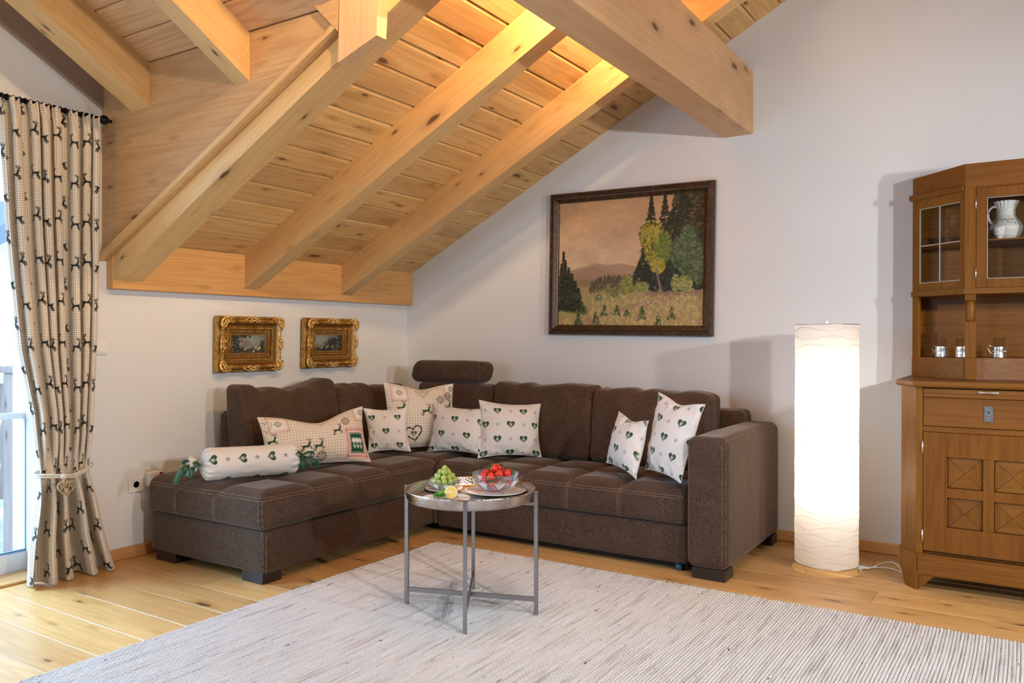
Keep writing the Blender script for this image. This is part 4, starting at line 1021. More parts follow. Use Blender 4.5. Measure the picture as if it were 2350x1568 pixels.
t = NT('gilded_gesso'); nz = t.add('ShaderNodeTexNoise', {'Vector': t.coord(), 'Scale': 35.0, 'Detail': 3.0}); geo = t.n.new('ShaderNodeNewGeometry')
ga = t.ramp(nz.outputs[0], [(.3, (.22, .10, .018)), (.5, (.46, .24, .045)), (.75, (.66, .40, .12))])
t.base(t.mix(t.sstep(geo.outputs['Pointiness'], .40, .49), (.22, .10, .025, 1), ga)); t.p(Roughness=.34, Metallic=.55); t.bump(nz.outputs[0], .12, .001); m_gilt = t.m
PRG = [(0, .002), (0, .030), (.004, .034), (.012, .035), (.014, .030), (.018, .044), (.026, .052), (.034, .048), (.042, .034), (.052, .024), (.062, .021), (.066, .032), (.072, .032), (.074, .018), (.082, .018), (.086, .026), (.090, .026), (.092, .014), (.106, .014), (.108, .008)]
def spiral(mb, c, sx, sz, r0, turns, th, y0, ang0=0):
    pts = []; rad = []; n = 22
    for i in range(n + 1):
        q = i / n; a = ang0 + q * turns * 2 * PI; r_ = r0 * (1 - q) ** .8 + .001; pts.append((c[0] + sx * r_ * math.cos(a), y0 - .007 - .006 * q, c[1] + sz * r_ * math.sin(a))); rad.append(1.3 * th * (1 - .5 * q))
    mb.tube(pts, rad, 6)
def ornament_corner():
    mb = MB(); r = random.Random(2)
    spiral(mb, (.032, .026), 1, 1, .019, 1.4, .0042, -.043, PI); spiral(mb, (.022, .044), -1, 1, .015, 1.3, .0038, -.043, 0); spiral(mb, (.056, .020), 1, -1, .015, 1.3, .0034, -.041, PI / 2)
    mb.tube([(.008, -.044, .060), (.004, -.047, .040), (.010, -.050, .018), (.030, -.050, .006), (.058, -.046, .005), (.082, -.042, .016)], [.002, .0045, .0055, .0055, .004, .0015], 7)
    mb.tube([(.020, -.040, .080), (.012, -.045, .066), (.024, -.046, .056)], [.001, .0038, .002], 6); mb.tube([(.100, -.036, .030), (.084, -.042, .026), (.074, -.040, .038)], [.001, .0035, .002], 6)
    for i in range(16):
        a = r.uniform(0, PI / 2); d = r.uniform(.022, .05); mb.ball((.006 + d * math.cos(a), -.044 - r.random() * .006, .006 + d * math.sin(a)), r.uniform(.003, .006), 7, 5, sc=(1.4, .8, 1))
    return mb
def ornament_centre():
    mb = MB()
    for s_ in (-1, 1):
        spiral(mb, (s_ * .020, .020), s_, 1, .012, 1.3, .0034, -.042, 0); mb.tube([(0, -.046, .012), (s_ * .018, -.046, .005), (s_ * .040, -.042, .012), (s_ * .062, -.036, .026)], [.004, .004, .003, .001], 6); mb.tube([(s_ * .03, -.038, .034), (s_ * .045, -.041, .026), (s_ * .055, -.038, .014)], [.001, .003, .001], 6)
    for q in range(5): mb.ball(((q - 2) * .007, -.047, .018 + .006 * math.cos((q - 2) * .9)), .0048, 8, 6, sc=(.7, .8, 1.4))
    mb.ball((0, -.046, .008), .006, 8, 6); return mb
OC, OM = ornament_corner(), ornament_centre()
for O_ in (OC, OM): O_.v = [(x * 1.08, y - .010, z * 1.08) for x, y, z in O_.v]
t = NT('bright_gilding'); t.base((.88, .58, .20, 1)); t.p(Roughness=.28, Metallic=.7); m_gilt2 = t.m
def gilt_picture(label, yc, zc, w_, h_, seed, paint):
    """hangs on the left wall; local x runs along -y of the room"""
    root = thing('gilt_picture', label, 'picture', (0.001, yc, zc), 'pair of small gilt-framed pictures')
    def W(V):
        o = []
        for x, y, z in V:
            zz = z; out = -y + .004 + (z + h_ / 2) * .045     # leans forward a little
            o.append((out + .001, yc - x * -1, zc + zz))
        return o
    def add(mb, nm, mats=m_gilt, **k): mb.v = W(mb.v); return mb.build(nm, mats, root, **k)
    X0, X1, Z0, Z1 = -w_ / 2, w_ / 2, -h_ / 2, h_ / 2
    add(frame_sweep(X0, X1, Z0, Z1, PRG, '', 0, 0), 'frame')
    for sx in (1, -1):
        for sz in (1, -1):
            m_ = MB(); m_.f = OC.f; m_.mi = OC.mi; m_.sm = OC.sm; m_.v = [((X0 + x) if sx > 0 else (X1 - x), y, (Z0 + z) if sz > 0 else (Z1 - z)) for x, y, z in OC.v]; add(m_, 'corner_ornament', m_gilt2)
    for sz in (1, -1):
        m_ = MB(); m_.f = OM.f; m_.mi = OM.mi; m_.sm = OM.sm; m_.v = [(x, y, (Z0 + z) if sz > 0 else (Z1 - z)) for x, y, z in OM.v]; add(m_, 'scroll_ornament', m_gilt2)
    for sx in (1, -1):
        m_ = MB(); m_.f = OM.f; m_.mi = OM.mi; m_.sm = OM.sm; m_.v = [((X0 + z) if sx > 0 else (X1 - z), y, x * .75) for x, y, z in OM.v]; add(m_, 'scroll_ornament', m_gilt2)
    # bead row on the outer edge
    m_ = MB()
    for i in range(46): q = X0 + (i + .5) * w_ / 46; m_.ball((q, -.031, Z1 - .008), .0022, 6, 4); m_.ball((q, -.031, Z0 + .008), .0022, 6, 4)
    for i in range(32): q = Z0 + (i + .5) * h_ / 32; m_.ball((X0 + .008, -.031, q), .0022, 6, 4); m_.ball((X1 - .008, -.031, q), .0022, 6, 4)
    add(m_, 'beading', kind='stuff')
    paint_plane('canvas', X0 + .104, X1 - .104, Z0 + .098, Z1 - .098, -.0115, paint, .0012, root, W)
def barnyard(kind):
    def f(cv):
        W, H_ = cv.w, cv.h; r = random.Random(kind); U, Vv = np.meshgrid(cv.xs / W, cv.ys / H_, indexing='ij')
        sky = np.array((.24, .26, .23)) * np.ones(U.shape + (1,)) * (.5 + .6 * np.exp(-((U - (.6 if kind == 1 else .2)) / .35) ** 2 - ((Vv - .7) / .35) ** 2))[..., None]; cv.c[..., :3] = sky; cv.c[..., 3] = 1
        DK_ = [(.022, .022, .018), (.035, .034, .026), (.015, .017, .014)]
        for _ in range(420):
            x, y = r.random(), r.random(); 
            inside = (y < .30) or (kind == 1 and (x < .25 or (x < .55 and y > .82) or (x > .85 and y < .65))) or (kind == 2 and (x > .42 + .4 * (y - .5) and (x - .62) ** 2 / .16 + (y - .4) ** 2 / .14 < 1 or x > .8))
            if inside: cv.ell(x * W, y * H_, .008, .005, (*r.choice(DK_), .8), r.uniform(0, 3))
        if kind == 1:
            for i in range(5): cv.line([((.40 + i * .035) * W, .42 * H_), ((.40 + i * .035) * W, (.72 - i * .015) * H_)], .0022, (.05, .045, .035))
            cv.line([(.37 * W, .58 * H_), (.57 * W, .56 * H_)], .002, (.05, .045, .035)); cv.ell(.32 * W, .66 * H_, .007, .010, (.30, .05, .03), .4); cv.ell(.27 * W, .50 * H_, .009, .006, (.32, .25, .20), .5)
            for x, y, c in ((.42, .26, (.42, .36, .24)), (.50, .32, (.30, .22, .12)), (.72, .32, (.45, .36, .20)), (.80, .24, (.46, .32, .11)), (.66, .15, (.42, .34, .2)), (.83, .30, (.5, .42, .25))): cv.ell(x * W, y * H_, .009, .006, c, .3); cv.ell(x * W + .006, y * H_ + .006, .003, .004, c)
        else:
            for x, y, c in ((.24, .24, (.34, .31, .24)), (.45, .28, (.26, .22, .18)), (.62, .30, (.22, .20, .08)), (.05, .2, (.12, .12, .10)), (.8, .34, (.14, .13, .12)), (.36, .5, (.12, .03, .02))): cv.ell(x * W, y * H_, .010, .006, c, r.uniform(-.5, 1)); cv.ell(x * W + .006, y * H_ + .007, .003, .005, c)
    return f
gilt_picture('gilt-framed small painting with ornate corners, left of the pair above the sofa', -1.436, 1.069, .452, .315, 1, barnyard(1))
gilt_picture('gilt-framed small dark painting with ornate corners, right of the pair nearer the corner', -.80, 1.074, .452, .313, 2, barnyard(2))

# switch and outlets
sw = thing('light_switch', 'white square light switch on the left wall beside the curtain', 'switch', (0, -2.305, 1.061))
mb = MB(); mb.box((.0005, -2.265, 1.021), (.009, -2.345, 1.101), bev=.004); mb.build('plate', m_plastic, sw); mb = MB(); mb.box((.0092, -2.277, 1.034), (.013, -2.333, 1.090), bev=.003); mb.build('rocker', m_plastic, sw)
ol = thing('power_outlet', 'white round-socket power outlet on the left wall beside the chaise', 'outlet', (0, -2.118, .36))
mb = MB(); mb.box((.0005, -2.078, .322), (.010, -2.158, .402), bev=.004); mb.build('plate', m_plastic, ol)
mb = MB(); mb.v = []; mb.lathe([(.0, .0102), (.016, .0102), (.018, .0125), (.020, .0125), (.0215, .0102)], 28, (0, 0, 0)); mb.v = [(z, -2.118 + x, .362 + y) for x, y, z in mb.v]; mb.build('socket', m_plastic, ol)
mb = MB()
for s_ in (-1, 1): mb.ball((.0115, -2.118 + s_ * .008, .362), .0026, 8, 6)
mb.build('contact_hole', m_blackiron, ol)
ad = thing('plug_adapter', 'white plug-in box with a dark red stripe behind the chaise corner', 'adapter', (0, -2.03, .38))
mb = MB(); mb.box((.0005, -1.988, .345), (.045, -2.068, .418), bev=.004); mb.build('case', m_plastic, ad); mb = MB(); mb.box((.0452, -1.992, .348), (.0462, -2.012, .414)); mb.build('stripe', plain('dark_red', (.22, .02, .02), .4), ad)
cd = MB(); cd.box((.0005, -1.2, .376), (.018, -1.985, .392), bev=.003); cdo = cd.build('cable_duct', m_plastic); tag(cdo, 'narrow white cable duct running along the left wall behind the chaise', 'duct')

# ================================================================ side table
TC = np.array((1.911, -1.883))
tb = thing('side_table', 'round nickel tray side table with four thin legs standing on the rug', 'table', (1.911, -1.883, .012))
legs = [(1.655, -1.967), (2.166, -1.794), (2.057, -2.119), (1.764, -1.653)]
legs = [tuple(TC + (np.array(l) - TC) / np.linalg.norm(np.array(l) - TC) * .272) for l in legs]
t = NT('hammered_nickel'); vo = t.add('ShaderNodeTexVoronoi', {'Vector': t.coord(scale=(1, 1, 1.4)), 'Scale': 120.0}); nz = t.add('ShaderNodeTexNoise', {'Vector': t.coord(), 'Scale': 14.0, 'Detail': 4.0})
t.base(t.ramp(nz.outputs[0], [(.3, (.34, .26, .19)), (.55, (.60, .52, .45)), (.8, (.74, .69, .64))])); t.p(Metallic=1.0, Roughness=.24); t.bump(vo.outputs['Distance'], .35, .002); m_tray = t.m
TZ = .462
prof = [(0, TZ), (.236, TZ), (.243, TZ + .002), (.250, TZ + .010), (.258, TZ + .036), (.2615, TZ + .041), (.2635, TZ + .040), (.262, TZ + .034), (.255, TZ + .006), (.248, TZ - .004), (.238, TZ - .007), (0, TZ - .007)]
mb = MB(); mb.lathe(prof, 96, (*TC, 0)); mb.v = mb.v; mb.build('tray', m_tray, tb, merge=True)
mb = MB()
for i in range(150):
    a = 2 * PI * i / 150
    for z_, r_ in ((TZ + .018, .2520), (TZ + .026, .2543)): mb.ball((TC[0] + (r_) * math.cos(a), TC[1] + (r_) * math.sin(a), z_), .0016, 5, 4, sc=(1, 1, 1.8))
mb.build('punched_rim', m_tray, tb, kind='stuff')
m_leg = plain('brushed_steel_leg', (.36, .32, .30), .33, 1.0)
def bar(mb, a, b, w_, h_):
    a, b = Vector(a), Vector(b); d = (b - a).normalized(); s_ = Vector((-d[1], d[0], 0)).normalized() * w_ / 2; u_ = Vector((0, 0, h_ / 2))
    mb.put([a - s_ - u_, a + s_ - u_, a + s_ + u_, a - s_ + u_, b - s_ - u_, b + s_ - u_, b + s_ + u_, b - s_ + u_], [(0, 1, 2, 3), (7, 6, 5, 4), (0, 4, 5, 1), (1, 5, 6, 2), (2, 6, 7, 3), (3, 7, 4, 0)])
for l in legs:
    d = (np.array(l) - TC) / .272; s_ = np.array((-d[1], d[0])); hw = .0075; mb = MB()
    c4 = [np.array(l) + d * a * hw + s_ * b * hw for a, b in ((-1, -1), (1, -1), (1, 1), (-1, 1))]; z0, z1 = .0095, .499
    mb.put([(*p, z0) for p in c4] + [(*p, z1) for p in c4], [(3, 2, 1, 0), (4, 5, 6, 7), (0, 1, 5, 4), (1, 2, 6, 5), (2, 3, 7, 6), (3, 0, 4, 7)]); mb.build('leg', m_leg, tb)
for i, z in ((0, .071), (2, .0715)):
    a, b = np.array(legs[i]), np.array(legs[i + 1]); e = (b - a) / np.linalg.norm(b - a); mb = MB(); zz = z + (.0 if i == 0 else -.0)
    bar(mb, (*(a + e * .0076), zz), (*(b - e * .0076), zz), .009, .018); mb.build('stretcher', m_leg, tb)
    mb = MB(); bar(mb, (*(a + e * .0076), TZ - .014), (*(b - e * .0076), TZ - .014), .011, .011); mb.build('tray_support', m_leg, tb)

# crockery and fruit
t = NT('white_porcelain'); nz = t.add('ShaderNodeTexNoise', {'Vector': t.coord(), 'Scale': 3.0}); t.base(t.mix(nz.outputs[0], (.90, .885, .87, 1), (.87, .855, .84, 1))); t.p(Roughness=.14, Coat_Weight=.5); m_porc = t.m
TT = TZ + .0006
def plate(label, x, y, r, group='white plates on the tray table', z=TT, h=.012):
    root = thing('plate', label, 'plate', (x, y, z), group)
    mb = MB(); mb.lathe([(0, z + .004), (r * .55, z + .004), (r * .66, z + .006), (r * .96, z + h), (r, z + h + .0005), (r * .985, z + h - .002), (r * .68, z + .002), (r * .58, z + .0005), (r * .5, z), (r * .48, z + .001), (0, z + .001)], 56, (x, y, 0)); mb.build('dish', m_porc, root, merge=True); return root
plate('white plate under the bowl of strawberries on the tray', 1.942, -1.745, .128)
plate('small white plate under the bowl of grapes on the tray', 1.735, -1.825, .079, z=TT)
plate('white plate with the halved lemon, nearest the front rim of the tray', 1.870, -1.992, .098, h=.011)
def cutbowl(name, label, x, y, z, R0, H0, foot, lobes, notch, cat='bowl'):
    root = thing(name, label, cat, (x, y, z)); th = .004; n = 96
    def md(a, i, zz):
        return 1.0 + (.02 * abs(math.sin(a * lobes / 2)) if 1 < i < 6 else 0)
    O = [(.012, 0), (R0 * .46, .0), (R0 * .68, H0 * .12), (R0 * .86, H0 * .34), (R0 * .95, H0 * .62), (R0 * .99, H0 * .9), (R0, H0)]
    I_ = [(R0 - th, H0), (R0 * .99 - th, H0 * .9), (R0 * .95 - th, H0 * .62), (R0 * .86 - th, H0 * .36), (R0 * .66 - th, H0 * .14 + .002), (.012, .006), (1e-5, .006)]
    mb = MB(); mb.lathe([(1e-5, 0)] + O + I_, n, (0, 0, 0), mod=lambda a, i, zz: 1 + (.035 * (abs(math.sin(a * lobes / 2)) - .5) if 2 <= i <= 5 else 0))
    V = []
    for (px, py, pz) in mb.v:
        a = math.atan2(py, px); k_ = (pz / H0); pz2 = pz - notch * H0 * (1 - abs(math.cos(a * lobes / 8))) * max(0, k_ - .55) * 2
        V.append((x + px, y + py, z + foot + pz2))
    mb.v = V; mb.build('vessel', m_crystal, root, merge=True)
    # wheel-cut fans standing proud of the wall
    mb = MB()
    for q in range(lobes // 2):
        a0 = 2 * PI * q / (lobes // 2)
        for j in range(-3, 4):
            a1 = a0 + j * .075; p0 = R0 * .73; p1 = R0 * .965
            mb.tube([(x + p0 * math.cos(a0 + j * .02), y + p0 * math.sin(a0 + j * .02), z + foot + H0 * .16), (x + (R0 * .905) * math.cos(a0 + j * .05), y + (R0 * .905) * math.sin(a0 + j * .05), z + foot + H0 * .42), (x + p1 * math.cos(a1), y + p1 * math.sin(a1), z + foot + H0 * (.70 - .05 * abs(j)))], [.0012, .0018, .0006], 5)
    mb.build('cut_pattern', m_crystal_cut, root, kind='stuff')
    if foot > .004:
        for q in range(4):
            a = PI / 4 + q * PI / 2 + .3; mb = MB(); mb.ball((x + R0 * .42 * math.cos(a), y + R0 * .42 * math.sin(a), z + foot * .52), foot * .52, 10, 8); mb.build('foot', m_crystal, root)
    return root
PZ = TT + .0045
cutbowl('crystal_bowl', 'large round cut-crystal bowl on feet filled with strawberries', 1.942, -1.745, PZ, .098, .068, .010, 16, 0)
cutbowl('crystal_bowl', 'small cut-crystal bowl with scalloped rim filled with green grapes', 1.738, -1.825, PZ, .066, .046, .002, 16, .45)
t = NT('strawberry_skin'); vo = t.add('ShaderNodeTexVoronoi', {'Vector': t.coord(), 'Scale': 230.0}); nz = t.add('ShaderNodeTexNoise', {'Vector': t.coord(rnd=3), 'Scale': 25.0})
col = t.mix(nz.outputs[0], (.75, .025, .012, 1), (.55, .012, .008, 1)); col = t.mix(t.math('LESS_THAN', vo.outputs['Distance'], .22), col, (.70, .38, .10, 1)); t.base(col); t.p(Roughness=.25, Subsurface_Weight=.0, Coat_Weight=.3); t.bump(vo.outputs['Distance'], .5, .002); m_straw = t.m
m_leaf = plain('fresh_green_leaf', (.035, .13, .02), .45); m_mint = plain('mint_leaf', (.02, .20, .045), .4)
def strawberry(i, c, d, s_, label):
    c = Vector(c); d = Vector(d).normalized(); Q = Vector((0, 0, 1)).rotation_difference(d).to_matrix(); r_ = random.Random(i)
    root = thing('strawberry', label, 'strawberry', tuple(c), 'strawberries heaped in the crystal bowl')
    prof = [(1e-5, -.020), (.004, -.0185), (.009, -.013), (.0135, -.004), (.0155, .004), (.0150, .009), (.0115, .0125), (.006, .0135), (1e-5, .0125)]; prof = [(a * s_, b * s_) for a, b in prof]
    mb = MB(); mb.lathe(prof, 18, tuple(c), mat=Q, mod=lambda a, k_, z: 1 + .06 * math.sin(2 * a + i)); mb.build('berry', m_straw, root, merge=True)
    mb = MB()
    for k_ in range(7):
        a = 2 * PI * k_ / 7 + r_.random(); tip = Vector((math.cos(a) * .017, math.sin(a) * .017, .010 + r_.uniform(-.002, .008))) * s_; md = Vector((math.cos(a) * .009, math.sin(a) * .009, .0155)) * s_; b0 = Vector((0, 0, .0135)) * s_; sd_ = Vector((-math.sin(a), math.cos(a), 0)) * .0032 * s_
        V = [c + Q @ q for q in (b0 - sd_ * .4, b0 + sd_ * .4, md + sd_, tip, md - sd_)]; V2 = [v + Q @ Vector((0, 0, .0006)) for v in V]
        mb.put(V + V2, [(0, 1, 2, 3, 4), (9, 8, 7, 6, 5), (0, 5, 6, 1), (1, 6, 7, 2), (2, 7, 8, 3), (3, 8, 9, 4), (4, 9, 5, 0)])
    mb.tube([c + Q @ Vector((0, 0, .013 * s_)), c + Q @ Vector((.002, 0, .019 * s_))], .001, 5); mb.build('calyx', m_leaf, root)
bx, by, bz = 1.942, -1.745, PZ + .016
FW = np.array((-math.sin(YAW), math.cos(YAW))); RT = np.array((math.cos(YAW), math.sin(YAW)))
def BP(r_, f_, z): p = np.array((bx, by)) + RT * r_ + FW * f_; return (p[0], p[1], bz + z)
SB = [(-.050, -.02, .052, (-.3, 0, -1)), (-.018, -.040, .050, (.2, -.3, -.9)), (.016, -.030, .060, (.15, -.6, -.6)), (.052, -.02, .060, (1, .2, .25)), (-.008, .0, .078, (-.2, -.2, .2)), (.014, .014, .080, (.5, .1, .7)), (-.038, .028, .054, (-.5, .5, .3)), (.044, .030, .054, (.5, .6, .2)), (.004, .045, .056, (0, 1, .3)),
      (-.046, -.030, .024, (-.6, -.5, .2)), (-.010, -.050, .022, (.1, -.5, .8)), (.034, -.044, .026, (.3, -.6, .5)), (.056, .008, .028, (.7, 0, .4)), (-.055, .010, .026, (-.7, .2, .3)), (.0, .0, .030, (0, 0, 1)), (.020, .045, .024, (.2, .6, .3)), (-.026, .040, .022, (-.3, .6, .1)), (0, -.02, .008, (1, 0, 0)), (.022, .012, .006, (0, 1, 0)), (-.024, .01, .008, (0, -1, .2))]
SL = ['strawberry at the left rim of the crystal bowl', 'yellow-tipped strawberry at the front, below the topmost one', 'strawberry at the front, just right of the bowl centre', 'strawberry lying on its side at the right rim of the bowl', 'largest strawberry, on top of the heap', 'strawberry just behind and right of the topmost one', 'strawberry at the back left of the heap', 'strawberry at the back right of the heap, behind the one on the right rim', 'strawberry hidden at the back centre of the heap, behind the topmost one',
      'strawberry against the left glass wall of the bowl, under the left rim one', 'strawberry showing its green calyx through the front of the glass bowl', 'strawberry seen through the front right of the glass bowl', 'strawberry against the right glass wall of the bowl', 'lower strawberry against the far left glass wall of the bowl', 'strawberry in the core of the heap, under the topmost one', 'lower strawberry against the back right of the glass bowl', 'lower strawberry against the back left of the glass bowl', 'strawberry on the bottom of the bowl at the front', 'strawberry on the bottom of the bowl towards the right', 'strawberry on the bottom of the bowl towards the left']
for i, (a, b, z, d) in enumerate(SB):
    strawberry(i, BP(a, b, z), d, 1.32 if i in (3, 4) else 1.15, SL[i])
t = NT('green_grape'); nz = t.add('ShaderNodeTexNoise', {'Vector': t.coord(rnd=5), 'Scale': 40.0}); t.base(t.mix(nz.outputs[0], (.34, .46, .07, 1), (.50, .60, .16, 1))); t.p(Roughness=.22, Transmission_Weight=.15, Coat_Weight=.2); m_grape = t.m
gb = thing('grape_bunch', 'bunch of pale green grapes heaped in the small crystal bowl', 'grapes', (1.738, -1.825, PZ + .02))
gmesh = None; random.seed(9)
GP = [(0, 0, .085)]
for z, rad, n in ((.070, .018, 5), (.052, .032, 8), (.034, .044, 11), (.018, .034, 7)):
    for k_ in range(n): a = 2 * PI * k_ / n + z * 40; GP.append((rad * math.cos(a) + random.uniform(-.002, .002), rad * math.sin(a) + random.uniform(-.002, .002), z + random.uniform(-.003, .003)))
for i, g in enumerate(GP):
    p = (1.738 + g[0], -1.825 + g[1], PZ + g[2] + .004)
    if gmesh is None:
        mb = MB(); mb.ball((1.738, -1.825, PZ + .02), .0122, 16, 12, sc=(1, 1, 1.12)); o = mb.build('grape', m_grape, gb, merge=True); gmesh = o.data
    else: o = link('grape', gmesh, gb)
    o.location = Vector(p) - Vector((1.738, -1.825, PZ + .02)); o.rotation_euler = (random.uniform(-.6, .6), random.uniform(-.6, .6), 0)
mb = MB(); mb.tube([(1.738, -1.825, PZ + .02), (1.736, -1.822, PZ + .06), (1.741, -1.828, PZ + .09)], .0018, 6); mb.build('stem', m_leaf, gb)
# lemon half, lime slices, mint, small crystal dish
lc = Vector((1.884, -1.976, TT + .0315)); ln = Vector((.30, -.90, .32)).normalized(); Q = Vector((0, 0, 1)).rotation_difference(ln).to_matrix()
lem = thing('lemon_half', 'halved lemon showing its cut face on the front plate', 'lemon', tuple(lc))
t = NT('lemon_peel'); nz = t.add('ShaderNodeTexNoise', {'Vector': t.coord(), 'Scale': 220.0}); t.base((.82, .50, .02, 1)); t.p(Roughness=.35); t.bump(nz.outputs[0], .4, .001)
prof = [(.0245, 0), (.0262, -.001), (.0262, -.006), (.0235, -.016), (.017, -.024), (.008, -.029), (1e-5, -.031)]
mb = MB(); mb.lathe(prof, 32, tuple(lc), mat=Q); mb.build('peel', t.m, lem)
mb = MB(); mb.lathe([(1e-5, .0004), (.0248, .0004), (.0250, -.001)], 32, tuple(lc), mat=Q); mb.build('pith', plain('lemon_pith', (.88, .80, .58), .5), lem)
mpulp = plain('lemon_pulp', (.88, .58, .10), .2)
for k_ in range(9):
    a0 = 2 * PI * k_ / 9 + .05; a1 = 2 * PI * (k_ + 1) / 9 - .05; r0, r1 = .0035, .0222; am = (a0 + a1) / 2
    P = [(r0 * math.cos(am), r0 * math.sin(am)), (r1 * .93 * math.cos(a0), r1 * .93 * math.sin(a0)), (r1 * math.cos(a0 + .12), r1 * math.sin(a0 + .12)), (r1 * math.cos(a1 - .12), r1 * math.sin(a1 - .12)), (r1 * .93 * math.cos(a1), r1 * .93 * math.sin(a1))]
    V = [lc + Q @ Vector((*p, .0005)) for p in P] + [lc + Q @ Vector((*p, .0014)) for p in P]; mb = MB(); mb.put(V, [(4, 3, 2, 1, 0), (5, 6, 7, 8, 9)] + [(i, (i + 1) % 5, 5 + (i + 1) % 5, 5 + i) for i in range(5)]); mb.build('segment', mpulp, lem)
for i, (px, py, nrm, lab) in enumerate(((1.838, -1.972, (.1, -.65, .75), 'thin lime slice leaning on the lemon half'), (1.826, -1.990, (-.25, -.3, .92), 'thin lime slice lying left of the lemon half, under the mint'))):
    cc = Vector((px, py, TT + .022 - i * .004)); Q = Vector((0, 0, 1)).rotation_difference(Vector(nrm).normalized()).to_matrix(); lm = thing('lime_slice', lab, 'lime', tuple(cc), 'lime slices on the front plate')
    mb = MB(); mb.lathe([(.0150, -.0012), (.0178, -.0012), (.0178, .0012), (.0150, .0012)], 24, tuple(cc), mat=Q); mb.build('rind', plain('lime_rind', (.16, .36, .03), .4), lm)
    mb = MB(); mb.lathe([(1e-5, -.001), (.0149, -.001), (.0149, .001), (1e-5, .001)], 24, tuple(cc), mat=Q); mb.build('flesh', plain('lime_flesh', (.55, .70, .28), .3), lm)
mint = thing('mint_sprig', 'sprig of dark green mint leaves between the lime and the lemon', 'mint', (1.842, -1.995, TT + .012))
random.seed(21)
for k_ in range(11):
    c = Vector((1.842 + random.uniform(-.022, .020), -1.998 + random.uniform(-.014, .012), TT + .013 + random.uniform(0, .014))); a = random.uniform(0, 6.28); d = Vector((math.cos(a), math.sin(a), random.uniform(-.1, .6))).normalized(); s_ = d.cross(Vector((0, 0, 1))).normalized(); L = random.uniform(.008, .013)
    if k_ == 0: c = Vector((1.858, -1.984, TT + .026)); d = Vector((.5, .3, .55)).normalized(); s_ = d.cross(Vector((.2, -.9, .2))).normalized(); L = .015
    nn = d.cross(s_).normalized(); P = [c - d * L, c - d * L * .4 + s_ * L * .45 + nn * .001, c + d * L * .4 + s_ * L * .4 + nn * .001, c + d * L, c + d * L * .4 - s_ * L * .4 + nn * .001, c - d * L * .4 - s_ * L * .45 + nn * .001, c - nn * .0016]
    mb = MB(); mb.put(P + [p + nn * .0005 for p in P], [(0, 1, 6), (1, 2, 6), (2, 3, 6), (3, 4, 6), (4, 5, 6), (5, 0, 6)] + [(8, 7, 13), (9, 8, 13), (10, 9, 13), (11, 10, 13), (12, 11, 13), (7, 12, 13)], 0, True); mb.build('leaf', m_mint, mint)
dsh = thing('crystal_dish', 'small cut-crystal dish on the front plate under the lemon', 'dish', (1.866, -1.984, TT + .0048))
mb = MB(); mb.lathe([(1e-5, TT + .0048), (.020, TT + .0048), (.040, TT + .009), (.050, TT + .0125), (.049, TT + .0145), (.038, TT + .011), (.019, TT + .0068), (1e-5, TT + .0065)], 64, (1.866, -1.984, 0), mod=lambda a, i, z: 1 + (.05 * math.cos(a * 16) if i in (2, 3, 4, 5) else 0)); mb.build('dish', m_crystal, dsh, merge=True)

# ================================================================ paper floor lamp
LX, LY, LR = 2.989, -.457, .1435
fl = thing('floor_lamp', 'tall white rice-paper column lamp, lit, standing between the sofa and the cabinet', 'lamp', (LX, LY, 0))
t = NT('rice_paper'); nz = t.add('ShaderNodeTexNoise', {'Vector': t.coord(scale=(1, 1, .6)), 'Scale': 45.0, 'Detail': 5.0, 'Roughness': .7})
t.n.remove(t.b); df = t.add('ShaderNodeBsdfDiffuse', {'Color': (.86, .84, .80, 1)}); tl = t.add('ShaderNodeBsdfTranslucent', {'Color': (.93, .88, .80, 1)}); mx = t.n.new('ShaderNodeMixShader')
t.set(mx.inputs[0], t.math('ADD', .48, t.math('MULTIPLY', nz.outputs[0], .22))); t.set(mx.inputs[1], df.outputs[0]); t.set(mx.inputs[2], tl.outputs[0]); t.t.links.new(mx.outputs[0], t.out.inputs[0])
bp = t.add('ShaderNodeBump', {'Strength': .5, 'Distance': .003, 'Height': nz.outputs[0]}); t.t.links.new(bp.outputs[0], df.inputs['Normal']); m_paper = t.m
z0, z1 = .034, 1.172; na, nzv = 72, 130; A_, Z_ = np.meshgrid(np.linspace(0, 2 * PI, na), np.linspace(z0, z1, nzv), indexing='ij')
rr = LR + .0016 * vnoise(np.cos(A_) * 3, np.sin(A_) * 3, Z_ * 14) + .0012 * np.abs(np.sin(Z_ * PI / .041))
npmesh('paper_shade', np.stack([LX + rr * np.cos(A_), LY + rr * np.sin(A_), Z_], -1).reshape(-1, 3), gridq(na, nzv), m_paper, fl)
m_wire = plain('thin_shade_wire', (.55, .52, .50), .5)
for i in range(28):
    zc_ = z0 + .022 + i * .0405; ph_ = (i % 2) * PI + .6 * math.sin(i * 1.7); mb = MB(); mb.tube([(LX + (LR + .0022) * math.cos(a), LY + (LR + .0022) * math.sin(a), zc_ + .010 * math.sin(4 * a + ph_)) for a in [2 * PI * k_ / 72 for k_ in range(72)]], .0007, 4, closed=True); mb.build('shade_wire', m_wire, fl)
for z in (z0, z1):
    mb = MB(); mb.tube([(LX + (LR + .001) * math.cos(a), LY + (LR + .001) * math.sin(a), z) for a in [2 * PI * k_ / 64 for k_ in range(64)]], .0018, 6, closed=True); mb.build('rim_ring', m_steel, fl)
mb = MB(); mb.tube([(LX - .03, LY, .06), (LX - .03, LY, 1.165)], .006, 8); mb.build('pole', m_steel, fl)
mb = MB(); mb.tube([(LX + .03, LY, .9), (LX + .05, LY, .75), (LX + .01, LY - .02, .65), (LX + .05, LY - .01, .5), (LX + .07, LY, .2), (LX + .10, LY + .05, .012), (LX + .15, LY + .07, .004)], .003, 8); mb.build('inner_cord', m_plastic, fl)
